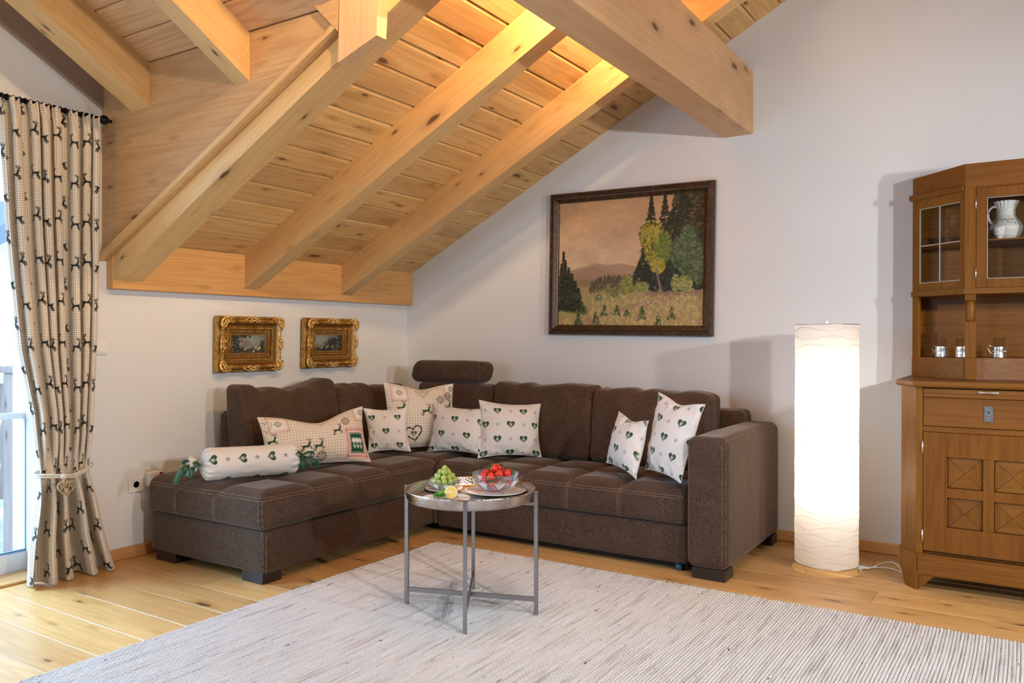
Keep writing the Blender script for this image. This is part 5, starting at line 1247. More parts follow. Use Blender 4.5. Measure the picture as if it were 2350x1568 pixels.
mb = MB(); mb.tube([(LX - .1, LY, 1.168), (LX, LY, 1.176), (LX + .1, LY, 1.168)], .002, 6); mb.ball((LX, LY, 1.186), .007, 10, 8, sc=(1, 1, 1.4)); mb.build('top_knob', m_plastic, fl)
for a in (-2.05, .05, 2.15):
    ox, oy = LX + (LR - .005) * math.cos(a + .13), LY + (LR - .005) * math.sin(a + .13); ox2, oy2 = LX + (LR - .005) * math.cos(a - .13), LY + (LR - .005) * math.sin(a - .13); tx, ty = LX + LR * 1.0 * math.cos(a), LY + LR * 1.0 * math.sin(a)
    mb = MB(); mb.tube([(ox, oy, z0), (tx, ty, .0025), (ox2, oy2, z0)], .0014, 6); mb.build('wire_foot', m_steel, fl)
bt = NT('lamp_bulb'); em = bt.add('ShaderNodeEmission', {'Color': (1, .90, .80, 1), 'Strength': 6.0}); bt.t.links.new(em.outputs[0], bt.out.inputs[0])
for z in (.44, .87):
    mb = MB(); mb.tube([(LX, LY, z - .07), (LX, LY, z - .035)], .014, 10); mb.build('socket', m_plastic, fl); mb = MB(); mb.ball((LX, LY, z), .030, 16, 12, sc=(1, 1, 1.25)); mb.build('bulb', bt.m, fl)
    light('paper_lamp_light', 'POINT', (LX + .030, LY - .045, z), 2.0, (1, .90, .79), .03).parent = None
cb = thing('lamp_cord', 'white lamp cable with foot switch on the floor behind the paper lamp', 'cable', (3.15, -.36, 0))
mb = MB(); mb.tube([tuple(p) for p in bez([(LX + .15, LY + .10, .006), (3.17, -.42, .01), (3.18, -.30, .004), (3.22, -.25, .03), (3.27, -.24, .05), (3.305, -.34, .006)], 24)], .003, 8); mb.build('cable', m_plastic, cb)
mb = MB(); mb.tube([tuple(p) for p in bez([(LX + .15, LY + .10, .0045), (3.16, -.36, .012), (3.2, -.31, .0035), (3.25, -.30, .02), (3.31, -.35, .0035)], 24)], .003, 8); mb.build('cable', m_plastic, cb)
mb = MB(); mb.ball((3.135, -.365, .009), .02, 14, 8, sc=(1.3, .9, .42)); mb.build('foot_switch', m_plastic, cb)

# ================================================================ oak cabinet
OAK = ((.21, .080, .009), (.13, .043, .0045), (.07, .021, .0025))
m_oak = wood('brown_oak_vertical', *OAK, axis=2, fine=110, rough=.42, var=.12, spec=.22, contrast=.9); m_oakx = wood('brown_oak_horizontal', *OAK, axis=0, fine=110, rough=.42, var=.12, spec=.3, contrast=.9)
m_oakd = wood('dark_oak_interior', (.23, .10, .025), (.15, .06, .014), (.09, .03, .007), axis=0, fine=90, rough=.45, var=.1)
m_lead = plain('pale_lead_came', (.70, .66, .60), .35, .6)
cab = thing('display_cabinet', 'antique brown oak display cabinet with chamfered corners and leaded glass, at the right edge', 'cabinet', (3.9, -.3, 0))
def cb_(name, a, b, mat=m_oak, par=cab, bev=.0015): mb = MB(); mb.box(a, b, bev=bev); return mb.build(name, mat, par)
def pl_(name, poly, z0, z1, mat=m_oakx, par=cab): mb = MB(); mb.prism(poly, 2, z0, z1); return mb.build(name, mat, par)
XR_ = 4.51
def mir(poly): return [(3.32 + XR_ - x, y) for x, y in poly][::-1]
# base carcass
pl_('carcass', [(3.320, -.002), (3.320, -.484), (3.3885, -.563), (3.3885, -.5448), (4.4415, -.5448), (4.4415, -.563), (4.51, -.484), (4.51, -.002)], .16, .892, m_oak)
pl_('corner_panel', [(3.3185, -.480), (3.3185, -.487), (3.3875, -.567), (3.3925, -.563), (3.325, -.483)], .1605, .8925, m_oak)
for sx in (0, 1):
    f = (lambda p: p) if sx == 0 else mir
    pl_('front_stile', f([(3.389, -.545), (3.389, -.566), (3.4135, -.566), (3.4135, -.545)]), .1605, .8925, m_oak)
    # chamfer foot block, stepped and tapering to the floor
    pl_('plinth', f([(3.308, -.01), (3.308, -.478), (3.3845, -.5755), (3.392, -.5755), (3.392, -.55), (3.325, -.47), (3.325, -.01)]), .080, .1595, m_oak)
    mb = MB(); V = []
    for z, k_ in ((.0795, .10), (.060, .16), (.020, .30), (.0, .42)):
        a = np.array((3.308, -.478)) * (1 - k_) + np.array((3.3845, -.5755)) * k_; b = np.array((3.3845, -.5755))
        q = [tuple(a), tuple(b), (b[0] + .012, b[1]), (b[0] + .006, b[1] + .045), (a[0] + .035, a[1] + .03)]
        if sx: q = [(7.83 - x, y) for x, y in q]
        V += [(x, y, z + .0005) for x, y in q]
    F = [tuple(range(5)), tuple(range(15, 20))[::-1]] + [(i * 5 + j, i * 5 + (j + 1) % 5, (i + 1) * 5 + (j + 1) % 5, (i + 1) * 5 + j) for i in range(3) for j in range(5)]
    mb.put(V, F); mb.build('foot', m_oak, cab)
    mb = MB(); pts = [(3.397, .0005), (3.397, .0665), (3.46, .0665), (3.425, .03)] if not sx else [(4.433, .0005), (4.433, .0665), (4.37, .0665), (4.405, .03)]
    mb.prism(pts, 1, -.572, -.552); mb.build('foot_bracket', m_oak, cab)
cb_('apron', (3.3925, -.5755, .067), (4.4375, -.552, .1595), m_oakx, bev=.003)
cb_('plinth_moulding', (3.3925, -.5775, .150), (4.4375, -.5755, .1595), m_oakx)
cb_('pullout_board', (3.4155, -.5675, .8495), (4.4145, -.5455, .8865), m_oakx, bev=.002)
cb_('pullout_edge', (3.4155, -.5715, .867), (4.4145, -.5677, .886), m_oakx, bev=.001)
cb_('cross_rail', (3.4140, -.5665, .698), (4.416, -.5452, .7215), m_oakx)
cb_('centre_stile', (3.912, -.5665, .7220), (3.918, -.5452, .8490), m_oak)
m_silver = m_chrome; m_lock = plain('aged_nickel_lock', (.34, .34, .34), .35, 1.0)
for d0 in (3.4155, 3.9185):
    d1 = d0 + .4965; cx = (d0 + d1) / 2
    dr = cb_('drawer', (d0, -.5672, .7235), (d1, -.5454, .8478), m_oakx, bev=.002)
    mb = MB(); mb.box((cx - .0165, -.5715, .752), (cx + .0165, -.5674, .820), bev=.001); mb.box((cx - .010, -.5735, .757), (cx + .010, -.5717, .776), bev=.001); mb.tube([(cx - .001, -.5717, .79), (cx + .001, -.5785, .80), (cx + .003, -.578, .812)], .003, 8); mb.build('lock_plate', m_lock, dr)
    mb = MB()
    for s_ in (-1, 1): mb.put(*(lambda x: ([(x - .011, -.5718, .877), (x, -.5718, .8845), (x + .011, -.5718, .877), (x, -.5718, .8695), (x - .009, -.5738, .877), (x, -.5738, .883), (x + .009, -.5738, .877), (x, -.5738, .871)], [(3, 2, 1, 0), (4, 5, 6, 7), (0, 1, 5, 4), (1, 2, 6, 5), (2, 3, 7, 6), (3, 0, 4, 7)]))(cx + s_ * .030)); 
    mb.tube([(cx - .030, -.574, .877), (cx - .027, -.583, .8768), (cx + .027, -.583, .8768), (cx + .030, -.574, .877)], .003, 8); mb.build('bar_handle', m_silver, cab)
    # door: frame, four marquetry panels
    dm = MB()
    dm.box((d0, -.5675, .176), (d0 + .0865, -.5454, .6965), bev=.0015); dm.box((d1 - .0865, -.5675, .176), (d1, -.5454, .6965), bev=.0015)
    xi0, xi1 = d0 + .0935, d1 - .0935; xm = (xi0 + xi1) / 2
    dm.box((d0 + .087, -.5675, .176), (xi0, -.5454, .6965), bev=.0008); dm.box((xi1, -.5675, .176), (d1 - .087, -.5454, .6965), bev=.0008)
    dm.box((xi0, -.5673, .5915), (xi1, -.5454, .6965), bev=.001); dm.box((xi0, -.5673, .176), (xi1, -.5454, .285), bev=.001)
    dm.box((xm - .0205, -.5672, .2852), (xm + .0205, -.5454, .5913), bev=.001)
    for a, b in ((xi0, xm - .0207), (xm + .0207, xi1)): dm.box((a, -.5670, .4155), (b, -.5454, .457), bev=.001)
    do = dm.build('door', m_oak, cab)
    for a, b in ((xi0, xm - .0207), (xm + .0207, xi1)):
        for z0_, z1_ in ((.2855, .4150), (.4575, .5910)):
            c = ((a + b) / 2, -.5575, (z0_ + z1_) / 2); g = .0018; K = [(a + .002, z0_ + .002), (b - .002, z0_ + .002), (b - .002, z1_ - .002), (a + .002, z1_ - .002)]; mb = MB()
            for i_ in range(4):
                p, q = K[i_], K[(i_ + 1) % 4]; 
                def ins(P_, t_=.020): return (P_[0] + (c[0] - P_[0]) * t_, P_[1] + (c[2] - P_[1]) * t_)
                ex = ((q[0] - p[0]), (q[1] - p[1])); L_ = math.hypot(*ex); ex = (ex[0] / L_ * g * .6, ex[1] / L_ * g * .6)
                p2 = (p[0] + ex[0], p[1] + ex[1]); q2 = (q[0] - ex[0], q[1] - ex[1]); m2 = ((p[0] + q[0]) / 2 * .012 + c[0] * .988, (p[1] + q[1]) / 2 * .012 + c[2] * .988)
                V = [(p2[0], -.5555, p2[1]), (q2[0], -.5555, q2[1]), (m2[0], -.5590, m2[1]), (p2[0], -.551, p2[1]), (q2[0], -.551, q2[1]), (m2[0], -.551, m2[1])]
                mb.put(V, [(0, 1, 2), (5, 4, 3), (0, 3, 4, 1), (1, 4, 5, 2), (2, 5, 3, 0)], 0 if i_ % 2 == 0 else 1)
            mb.build('panel', [m_oakx, m_oak], do)
    hx = d0 - .002 if d0 < 3.9 else d1 + .002
    for z in (.602, .212):
        mb = MB(); mb.tube([(hx, -.5705, z), (hx, -.5705, z + .055)], .0035, 8); mb.build('hinge', m_silver, do)
# countertop with moulded edge
CTP = [(3.292, -.002), (3.292, -.468), (3.376, -.594), (4.454, -.594), (4.538, -.468), (4.538, -.002)]
mb = MB(); V = []; rings = [(.010, .8930), (.004, .8975), (.0005, .904), (0, .912), (.002, .918), (.006, .9205)]
for ins_, z in rings:
    q = [(3.292 + ins_, -.002), (3.292 + ins_, -.468 + ins_ * .5), (3.376 + ins_ * .6, -.594 + ins_), (4.454 - ins_ * .6, -.594 + ins_), (4.538 - ins_, -.468 + ins_ * .5), (4.538 - ins_, -.002)]; V += [(*p, z) for p in q]
F = [tuple(range(6)), tuple(range(30, 36))[::-1]] + [(i * 6 + j, i * 6 + (j + 1) % 6, (i + 1) * 6 + (j + 1) % 6, (i + 1) * 6 + j) for i in range(5) for j in range(6)]
mb.put(V, F); mb.build('countertop', m_oakx, cab)
# upper part
UL, UC = np.array((3.326, -.162)), np.array((3.560, -.349)); CD = (UC - UL) / np.linalg.norm(UC - UL); CN = np.array((CD[1], -CD[0])); CL = np.linalg.norm(UC - UL)
def C_(s, d): p = UL + CD * s * CL + CN * d; return (p[0], p[1])
def chp(name, s0, s1, d0, d1, z0, z1, mat=m_oakx, par=cab):
    P = [C_(s0, d0), C_(s1, d0), C_(s1, d1), C_(s0, d1)]
    for fl in (0, 1):
        Q = P if not fl else [(7.83 - x, y) for x, y in P]
        o = pl_(name, Q, z0, z1, mat, par)
    return o
x0u, x1u = 3.606, 4.224
# niche box with a hollowed centre front
arc = [(x0u + (x1u - x0u) * i / 20, -.335 + .075 * math.sin(PI * i / 20) ** .8) for i in range(21)]
pl_('shelf_box', [(3.328, -.002), (3.328, -.158), (3.555, -.340), (3.5605, -.348), (3.6055, -.348)] + arc + [(4.2245, -.348), (4.2695, -.348), (4.275, -.340), (4.502, -.158), (4.502, -.002)], .9210, 1.0180, m_oakx)
chp('box_front', 0.0, .995, -.004, .003, .9212, 1.0175, m_oakx)
for xx in (3.560, 4.225): cb_('box_pillar', (xx, -.3535, .9212), (xx + .0455, -.3485, 1.0175), m_oak)
cb_('back_panel', (3.335, -.014, 1.0182), (4.495, -.002, 1.7845), m_oakx, bev=.001)
for sx in (0, 1):
    f = (lambda p: p) if sx == 0 else (lambda p: [(7.83 - x, y) for x, y in p])
    pl_('side_panel', f([(3.326, -.002), (3.334, -.002), (3.334, -.155), (3.326, -.161)]), 1.0182, 1.3085, m_oak); pl_('side_panel', f([(3.326, -.002), (3.334, -.002), (3.334, -.155), (3.326, -.161)]), 1.3335, 1.7845, m_oak)
    pl_('corner_stile', f([C_(0, -.018), C_(0, 0), C_(.11, 0), C_(.11, -.018)]), 1.0182, 1.3085, m_oak)
    X = 3.560 if not sx else 4.2255
    cb_('turned_post', (X, -.3485, 1.0182), (X + .0445, -.310, 1.1835), m_oak)
    cb_('turned_post', (X, -.3485, 1.2785), (X + .0445, -.310, 1.3085), m_oak)
    mb = MB(); mb.lathe([(.010, 1.1837), (.0165, 1.186), (.0185, 1.20), (.0215, 1.225), (.0215, 1.240), (.0185, 1.262), (.0165, 1.276), (.010, 1.2783)], 24, (X + .0222, -.3285, 0)); mb.build('baluster', m_oak, cab)
    pl_('corner_post', f([(3.5605, -.3485), (3.5605, -.325), (3.6025, -.325), (3.6025, -.3485)]), 1.3337, 1.7840, m_oak)
deckp = [(3.327, -.0145), (3.327, -.160), (3.5595, -.3465), (4.2705, -.3465), (4.503, -.160), (4.503, -.0145)]
def outset(poly, d): return [(x + (-d if x < 3.9 else d) * (1 if i in (1, 4) else (.3 if i in (2, 3) else 1)), y - (d if y < -.02 else 0)) for i, (x, y) in enumerate(poly)]
pl_('shelf_board', outset(deckp, .007), 1.3087, 1.3333, m_oakx)
pl_('top_board', deckp, 1.7848, 1.7900, m_oakx)
pl_('glass_shelf', [(3.345, -.016), (3.345, -.150), (3.565, -.318), (4.265, -.318), (4.485, -.150), (4.485, -.016)], 1.5475, 1.5545, m_oakx)
# cornice
CR = [(3.3265, -.0145), (3.3265, -.1615), (3.560, -.349), (4.270, -.349), (4.5035, -.1615), (4.5035, -.0145)]
mb = MB(); n = 6; inner = [(x + (.02 if x < 3.9 else -.02), y + .018 if y < -.02 else y) for x, y in CR]
V = [(x, y, 1.7902) for x, y in CR] + [(x, y, 1.883 + .013 * min(1, max(0, (x - 3.33) / .23)) if x < 3.9 else 1.883 + .013 * min(1, max(0, (4.50 - x) / .23))) for x, y in CR] + [(x, y, 1.7902) for x, y in inner] + [(x, y, 1.883) for x, y in inner]
F = []
for i in range(5): F += [(i, i + 1, n + i + 1, n + i), (2 * n + i + 1, 2 * n + i, 3 * n + i, 3 * n + i + 1), (n + i, n + i + 1, 3 * n + i + 1, 3 * n + i), (i + 1, i, 2 * n + i, 2 * n + i + 1)]
F += [(0, n, 3 * n, 2 * n), (5, 2 * n + 5, 3 * n + 5, n + 5)]
mb.put(V, F); mb.build('cornice', m_oakx, cab)
for fl in (0, 1):
    mb = MB(); P0, P1 = C_(-.03, .001), C_(.985, .001); 
    prof = [(0, 1.774), (.010, 1.776), (.013, 1.785), (.012, 1.798), (.004, 1.804), (0, 1.804)]
    V = []
    for P_ in (P0, P1): V += [((P_[0] + CN[0] * d) if not fl else 7.83 - (P_[0] + CN[0] * d), P_[1] + CN[1] * d, z) for d, z in prof]
    mb.put(V, [tuple(range(6)), tuple(range(6, 12))[::-1]] + [(i, (i + 1) % 6, 6 + (i + 1) % 6, 6 + i) for i in range(6)]); mb.build('moulding', m_oakx, cab)
cb_('frieze_rail', (3.6035, -.3487, 1.7842), (4.2265, -.335, 1.7900), m_oakx)
# chamfer windows
for nm, s0, s1, z0_, z1_, m_ in (('window_stile', 0.005, .125, 1.3337, 1.784, m_oak), ('window_stile', .915, .998, 1.3337, 1.784, m_oak), ('window_rail', .127, .913, 1.3337, 1.3715, m_oakx), ('window_rail', .127, .913, 1.7310, 1.784, m_oakx)):
    chp(nm, s0, s1, -.018, -.0005, z0_, z1_, m_)
chp('glass_pane', .128, .912, -.0105, -.0085, 1.372, 1.7305, m_pane)
for nm, s0, s1, z0_, z1_ in (('lead_came', .510, .524, 1.372, 1.7305), ('lead_came', .129, .509, 1.5490, 1.5535), ('lead_came', .525, .911, 1.5490, 1.5535), ('lead_came', .128, .138, 1.372, 1.7305), ('lead_came', .139, .911, 1.727, 1.7305), ('lead_came', .139, .911, 1.3720, 1.3755)):
    chp(nm, s0, s1, -.0083, -.0045, z0_, z1_, m_lead)
# glazed centre doors
for i_, (a, b) in enumerate(((3.6045, 3.9145), (3.9155, 4.2255))):
    mb = MB(); mb.box((a, -.3483, 1.3345), (a + .0415, -.329, 1.7830), bev=.001); mb.box((b - .0415, -.3483, 1.3345), (b, -.329, 1.7830), bev=.001); mb.box((a + .042, -.3480, 1.3345), (b - .042, -.329, 1.3745), bev=.001); mb.box((a + .042, -.3480, 1.738), (b - .042, -.329, 1.7830), bev=.001)
    do = mb.build('glazed_door', m_oak, cab)
    mb = MB(); mb.box((a + .0425, -.340, 1.375), (b - .0425, -.338, 1.7375)); mb.build('glass_pane', m_pane, do)
    mb = MB()
    for (p, q) in (((a + .0422, 1.375), (a + .0445, 1.7375)), ((b - .0445, 1.375), (b - .0422, 1.7375))): mb.box((p[0], -.344, p[1]), (q[0], -.3402, q[1]))
    for z in (1.375, 1.7355): mb.box((a + .0447, -.344, z), (b - .0447, -.3402, z + .002))
    mb.build('lead_came', m_lead, do)
    hx = a - .001 if i_ == 0 else b + .001
    for z in (1.375, 1.690): mb = MB(); mb.tube([(hx, -.3515, z), (hx, -.3515, z + .052)], .0032, 8); mb.build('hinge', m_silver, do)

# crockery inside and on the cabinet
def porcelain(name, seed, flowers):
    t = NT(name); pr = t.add('ShaderNodeAttribute', attribute_name='print'); t.base(t.mix(pr.outputs['Alpha'], (.78, .75, .68, 1), pr.outputs['Color'])); t.p(Roughness=.12, Coat_Weight=.6); return t.m
m_china = porcelain('painted_china', 1, True)
def lathe_np(name, prof, c, nseg, paint, root, mat, mod=None):
    P = []
    for (r0, z0_), (r1, z1_) in zip(prof[:-1], prof[1:]):
        k_ = max(2, int(math.hypot(r1 - r0, z1_ - z0_) / .0015)); P += [(r0 + (r1 - r0) * i / k_, z0_ + (z1_ - z0_) * i / k_) for i in range(k_)]
    P.append(prof[-1]); P = np.array(P); ar = np.concatenate([[0], np.cumsum(np.hypot(*np.diff(P, axis=0).T))]); a = np.linspace(0, 2 * PI, nseg)
    Rr, Aa = np.meshgrid(P[:, 0], a, indexing='ij'); Zz = np.repeat(P[:, 1][:, None], nseg, 1)
    if mod is not None: Rr = Rr * mod(Aa, Zz)
    rm = P[:, 0].max(); cv = Canvas(ar[-1], 2 * PI * rm, len(P), nseg); cv.xs = ar; cv.px = .0015; cv.prof = P; 
    # window lookup must follow the uneven spacing
    def win(x0, y0, x1, y1):
        i0, i1 = np.searchsorted(ar, x0) - 1, np.searchsorted(ar, x1) + 2; j0, j1 = int(y0 / cv.h * (nseg - 1)) - 1, int(y1 / cv.h * (nseg - 1)) + 3
        i0, j0 = max(0, i0), max(0, j0)
        if i0 >= min(i1, len(P)) or j0 >= min(j1, nseg): return None
        return slice(i0, i1), slice(j0, j1), ar[i0:i1][:, None], cv.ys[j0:j1][None, :]
    cv.win = win; paint(cv, ar, P)
    return npmesh(name, np.stack([c[0] + Rr * np.cos(Aa), c[1] + Rr * np.sin(Aa), c[2] + Zz], -1).reshape(-1, 3), gridq(len(P), nseg), mat, root, col=cv.c.reshape(-1, 4))
JX, JY, JZ = 3.716, -.185, 1.5550
jug = thing('porcelain_jug', 'white porcelain jug painted with a scrolling garland, on the upper cabinet shelf', 'jug', (JX, JY, JZ))
jp = [(.001, .001), (.034, .0), (.040, .004), (.056, .022), (.066, .048), (.066, .066), (.057, .088), (.043, .104), (.037, .116), (.037, .140), (.041, .160), (.050, .180), (.047, .181), (.036, .160), (.033, .125)]
def jpaint(cv, ar, P):
    def s_at(z): return ar[np.argmin(np.abs(P[:, 1] - z) + (np.arange(len(P)) > len(P) * .8) * 9)]
    r = random.Random(5); sz = s_at(.086); W_ = cv.h
    for k_ in range(26):
        y = W_ * k_ / 26; pts = [(sz + .010 * math.sin(q * .7) + .004 * math.sin(q * 2.1), y + q * W_ / 26 / 8) for q in range(9)]; cv.line(pts, .0016, (.06, .05, .04)); cv.ell(sz + r.uniform(-.012, .012), y, .0035, .0022, (.10, .09, .04), r.random() * 3); cv.ell(sz + r.uniform(-.014, .012), y + .004, .0028, .0022, r.choice([(.40, .10, .10), (.12, .10, .05), (.5, .35, .08)]))
        cv.line([(sz - .012, y), (sz - .022, y + .006), (sz - .018, y + .012)], .0012, (.07, .06, .05))
    for ph_ in (.62, .12):
        y = W_ * ph_; cv.ell(sz - .003, y, .0095, .0095, (.05, .05, .03)); cv.ell(sz - .003, y, .006, .006, (.62, .45, .12))
        for q in range(-3, 4): cv.line([(sz + .006, y + q * .005), (sz + .022, y + q * .005 + .006)], .0009, (.1, .09, .07)); cv.line([(sz + .006, y + q * .005), (sz + .022, y + q * .005 - .006)], .0009, (.1, .09, .07))
    for k_ in range(14): cv.ell(s_at(r.uniform(.02, .155)), W_ * r.random(), .0022, .0022, r.choice([(.25, .10, .06), (.08, .12, .05)]))
lathe_np('body', jp, (JX, JY, JZ), 200, jpaint, jug, m_china, lambda A, Z: 1 + np.clip((Z - .13) / .05, 0, 1) * .035 * np.sin(A * 18))
m_pinkw = plain('pink_white_china', (.66, .50, .50), .15)
mb = MB(); hd = bez([(-.034, 0, .152), (-.060, 0, .175), (-.095, 0, .145), (-.085, 0, .095), (-.055, 0, .075)], 18); mb.tube([(JX + x * .9, JY + y - .012, JZ + z) for x, y, z in hd], [.0062 - .002 * math.sin(PI * i / 18) for i in range(19)], 10); mb.build('handle', m_china if False else m_pinkw, jug)
def cup(name, label, x, y, z, s_, tint, group=None, mat=None):
    root = thing(name, label, 'cup', (x, y, z), group); prof = [(.001, 0), (.014 * s_, 0), (.012 * s_, .005 * s_), (.014 * s_, .010 * s_), (.023 * s_, .022 * s_), (.027 * s_, .052 * s_), (.0255 * s_, .052 * s_), (.021 * s_, .024 * s_), (.002, .013 * s_)]
    def cp(cv, ar, P):
        r = random.Random(7)
        for k_ in range(30): cv.ell(ar[int(len(ar) * r.uniform(.35, .58))], cv.h * r.random(), .0024, .0018, r.choice([(.55, .12, .14), (.10, .18, .06), (.4, .25, .1)]), r.random() * 3)
        cv.ell(0, 0, .0001, .0001, (0, 0, 0))
    lathe_np('body', prof, (x, y, z), 90, cp, root, mat or m_china); mb = MB(); mb.tube([(x - .024 * s_, y, z + .044 * s_), (x - .042 * s_, y, z + .045 * s_), (x - .040 * s_, y, z + .024 * s_), (x - .020 * s_, y, z + .020 * s_)], .002, 6); mb.build('handle', mat or m_china, root); return root
cup('porcelain_cup', 'tiny porcelain cup with a flower spray standing in front of the jug', 3.693, -.275, 1.5550, 1.0, 0)
t_pink = plain('pink_glaze', (.70, .36, .32), .2)
pk = thing('pink_shell_dish', 'small pink porcelain shell left of the jug on the upper cabinet shelf', 'ornament', (3.632, -.235, 1.555))
mb = MB(); mb.lathe([(1e-5, .0), (.010, 0), (.007, .012), (.016, .030), (.024, .052), (.022, .052), (.012, .032), (1e-5, .02)], 40, (3.632, -.235, 1.5552), mod=lambda a, i, z: 1 + .12 * math.sin(7 * a) * (i > 3)); mb.build('shell', t_pink, pk, merge=True)
for (x, y, lab, r_) in ((3.515, -.235, 'white dish on the lower cabinet shelf behind the leaded side window', .028), (3.765, -.235, 'wide white plate lying on the lower cabinet shelf behind the centre door', .060)):
    plate(lab, x, y, r_, 'white plates in the cabinet', 1.3338, .010)
def tea_glass(x, y, label, hang):
    z = 1.0184; root = thing('tea_glass', label, 'glass', (x, y, z), 'tea glasses in silver holders')
    mb = MB(); mb.lathe([(1e-5, z + .002), (.022, z + .002), (.0235, z + .010), (.0245, z + .090), (.0235, z + .090), (.0220, z + .012), (1e-5, z + .008)], 32, (x, y, 0)); mb.build('tumbler', m_drink, root, merge=True)
    mb = MB(); mb.lathe([(.0275, z), (.0285, z + .003), (.0265, z + .008), (.0262, z + .036), (.0275, z + .040), (.0268, z + .044), (.0285, z + .050), (.0270, z + .0535), (.0252, z + .053), (.0252, z + .003), (.0275, z)], 36, (x, y, 0)); mb.build('silver_holder', m_chrome, root, merge=True)
    mb = MB(); dx, dy = math.cos(hang), math.sin(hang); mb.tube([(x + dx * r_, y + dy * r_, z + h_) for r_, h_ in ((.026, .050), (.040, .056), (.048, .052), (.044, .036), (.036, .022), (.026, .016))], .0018, 8); mb.build('handle', m_chrome, root)
    mb = MB()
    for k_ in range(24):
        a = 2 * PI * k_ / 24; mb.ball((x + .0268 * math.cos(a), y + .0268 * math.sin(a), z + .030), .0016, 5, 4, sc=(1, 1, 2.4))
    mb.build('relief_band', m_chrome, root, kind='stuff')
tea_glass(3.453, -.195, 'tea glass in a silver holder, leftmost in the cabinet niche', 2.6)
tea_glass(3.542, -.225, 'tea glass half hidden behind the turned post of the cabinet', -.4)
tea_glass(3.690, -.20, 'tea glass with silver handle to the left, right of the turned post', 3.5)

# ================================================================ curtain
t_c = cloth_mat('deer_gingham', (.0098, (.84, .78, .69), (.64, .555, .45), (.46, .375, .285)))
cur = thing('curtain', 'tan gingham curtain with leaping black deer, tied back beside the balcony door', 'curtain', (.1, -2.55, 0))
Wc, Hc = 1.20, 2.13; cell = .0034; nu, nv = int(Wc / cell), int(Hc / cell)
def fold(nf, seed, amp, wide):
    s_ = np.linspace(0, 1, 1600); w_ = s_ + .022 * np.sin(2 * PI * 2 * s_ + seed) + .012 * np.sin(2 * PI * 5 * s_ + 2 * seed)
    th = 2 * PI * nf * w_; x = amp * (np.cos(th) + .22 * np.cos(2 * th + seed)) * (1 + .25 * np.sin(2 * PI * 3 * s_ + seed)); y = s_ + wide * np.sin(2 * th) / nf
    L = np.concatenate([[0], np.cumsum(np.hypot(np.diff(x), np.diff(y) * .42))]); L /= L[-1]; u = np.linspace(0, 1, nu); return np.interp(u, L, y), np.interp(u, L, x)
ya, xa = fold(7, .8, .028, .20); yb_, xb = fold(4.3, 2.1, .060, .12)
zz = np.linspace(.006, Hc + .006, nv)
zk = [0.0, .2, .4, .51, .56, .77, 1.05, 1.46, 1.62, 2.08, 2.14]
yLk = [-2.705, -2.692, -2.662, -2.645, -2.648, -2.669, -2.724, -2.765, -2.778, -2.803, -2.812]; yRk = [-2.292, -2.352, -2.398, -2.424, -2.422, -2.413, -2.397, -2.388, -2.387, -2.383, -2.383]
yL = np.interp(zz, zk, yLk); yR = np.interp(zz, zk, yRk)
bl = 1 / (1 + np.exp((zz - .50) / .035))                     # below the tie: the broad folds
tie = np.exp(-((zz - .51) / .10) ** 2); yn = ya[:, None] * (1 - bl) + yb_[:, None] * bl; xn = xa[:, None] * (1 - bl) + xb[:, None] * bl
amp_ = 1 - .55 * tie
top = np.exp(-((zz - 2.13) / .05) ** 2)
xn = xn * amp_ * (1 - .45 * top)
drift = .035 * np.sin(zz * 1.1)[None, :] * (1 - ya[:, None])
Yc = yL + (yR - yL) * yn; Xc = .105 + xn + .02 * (1 - tie) * 0 + .006 * vnoise(ya[:, None] * 12, zz[None, :] * 3)
Xc += top * .010 * np.sin(np.linspace(0, 1, nu)[:, None] * 2 * PI * 37) + .0 * Yc
Xc = np.maximum(Xc, .024); Zc = zz[None, :] + 0 * Xc
Zc = Zc - .012 * (1 - np.clip(zz / .5, 0, 1))[None, :] * 0
# curved path of the folds into the tie: cloth drifts sideways
Zc[:, -6:] += (.006 * np.sin(np.linspace(0, 1, nu) * 2 * PI * 37))[:, None]
cvc = Canvas(Wc, Hc, nu, nv); random.seed(3)
for i in range(14):
    for j in range(13):
        x = .03 + i * .088; y = .03 + j * .186 + (.093 if i % 2 else 0) + (.02 if i % 4 > 1 else 0)
        if y < Hc: deer(cvc, x, y, .055, (.006, .010, .012), random.uniform(-.05, .15), (j % 2 == 0) != (i % 4 > 1), th=.12)
UVc = np.stack([np.linspace(0, Wc, nu)[:, None] + 0 * zz[None, :], zz[None, :] + 0 * Xc], -1).reshape(-1, 2)
npmesh('cloth_panel', np.stack([Xc, Yc, Zc], -1).reshape(-1, 3), gridq(nu, nv), t_c, cur, uv=UVc, col=cvc.c.reshape(-1, 4))
m_rope = plain('cream_cord', (.70, .64, .54), .8)
tb_ = thing('curtain_tieback', 'cream cord tieback knotted around the gingham curtain', 'tieback', (.12, -2.53, .51))
def ell_ring(z, ax_, ay, n=48, dz=.0): return [(.105 + ax_ * math.cos(2 * PI * i / n), -2.535 + ay * math.sin(2 * PI * i / n), z + dz * math.sin(2 * PI * i / n) - .022 * max(0, math.cos(2 * PI * i / n)) * (1 - abs(math.sin(2 * PI * i / n)))) for i in range(n)]
for z in (.508, .498):
    mb = MB(); mb.tube(ell_ring(z, .078, .128, dz=.012), .0045, 8, closed=True); mb.build('cord_loop', m_rope, tb_)
mb = MB(); mb.ball((.190, -2.578, .484), .013, 12, 8, sc=(.8, 1.3, .9)); mb.tube([(.190, -2.578, .480), (.196, -2.565, .462), (.196, -2.590, .458), (.190, -2.578, .476)], .004, 7); mb.build('knot', m_rope, tb_)
hrt = thing('wicker_heart', 'small woven wicker heart hanging from the curtain tieback cord', 'ornament', (.205, -2.58, .43))
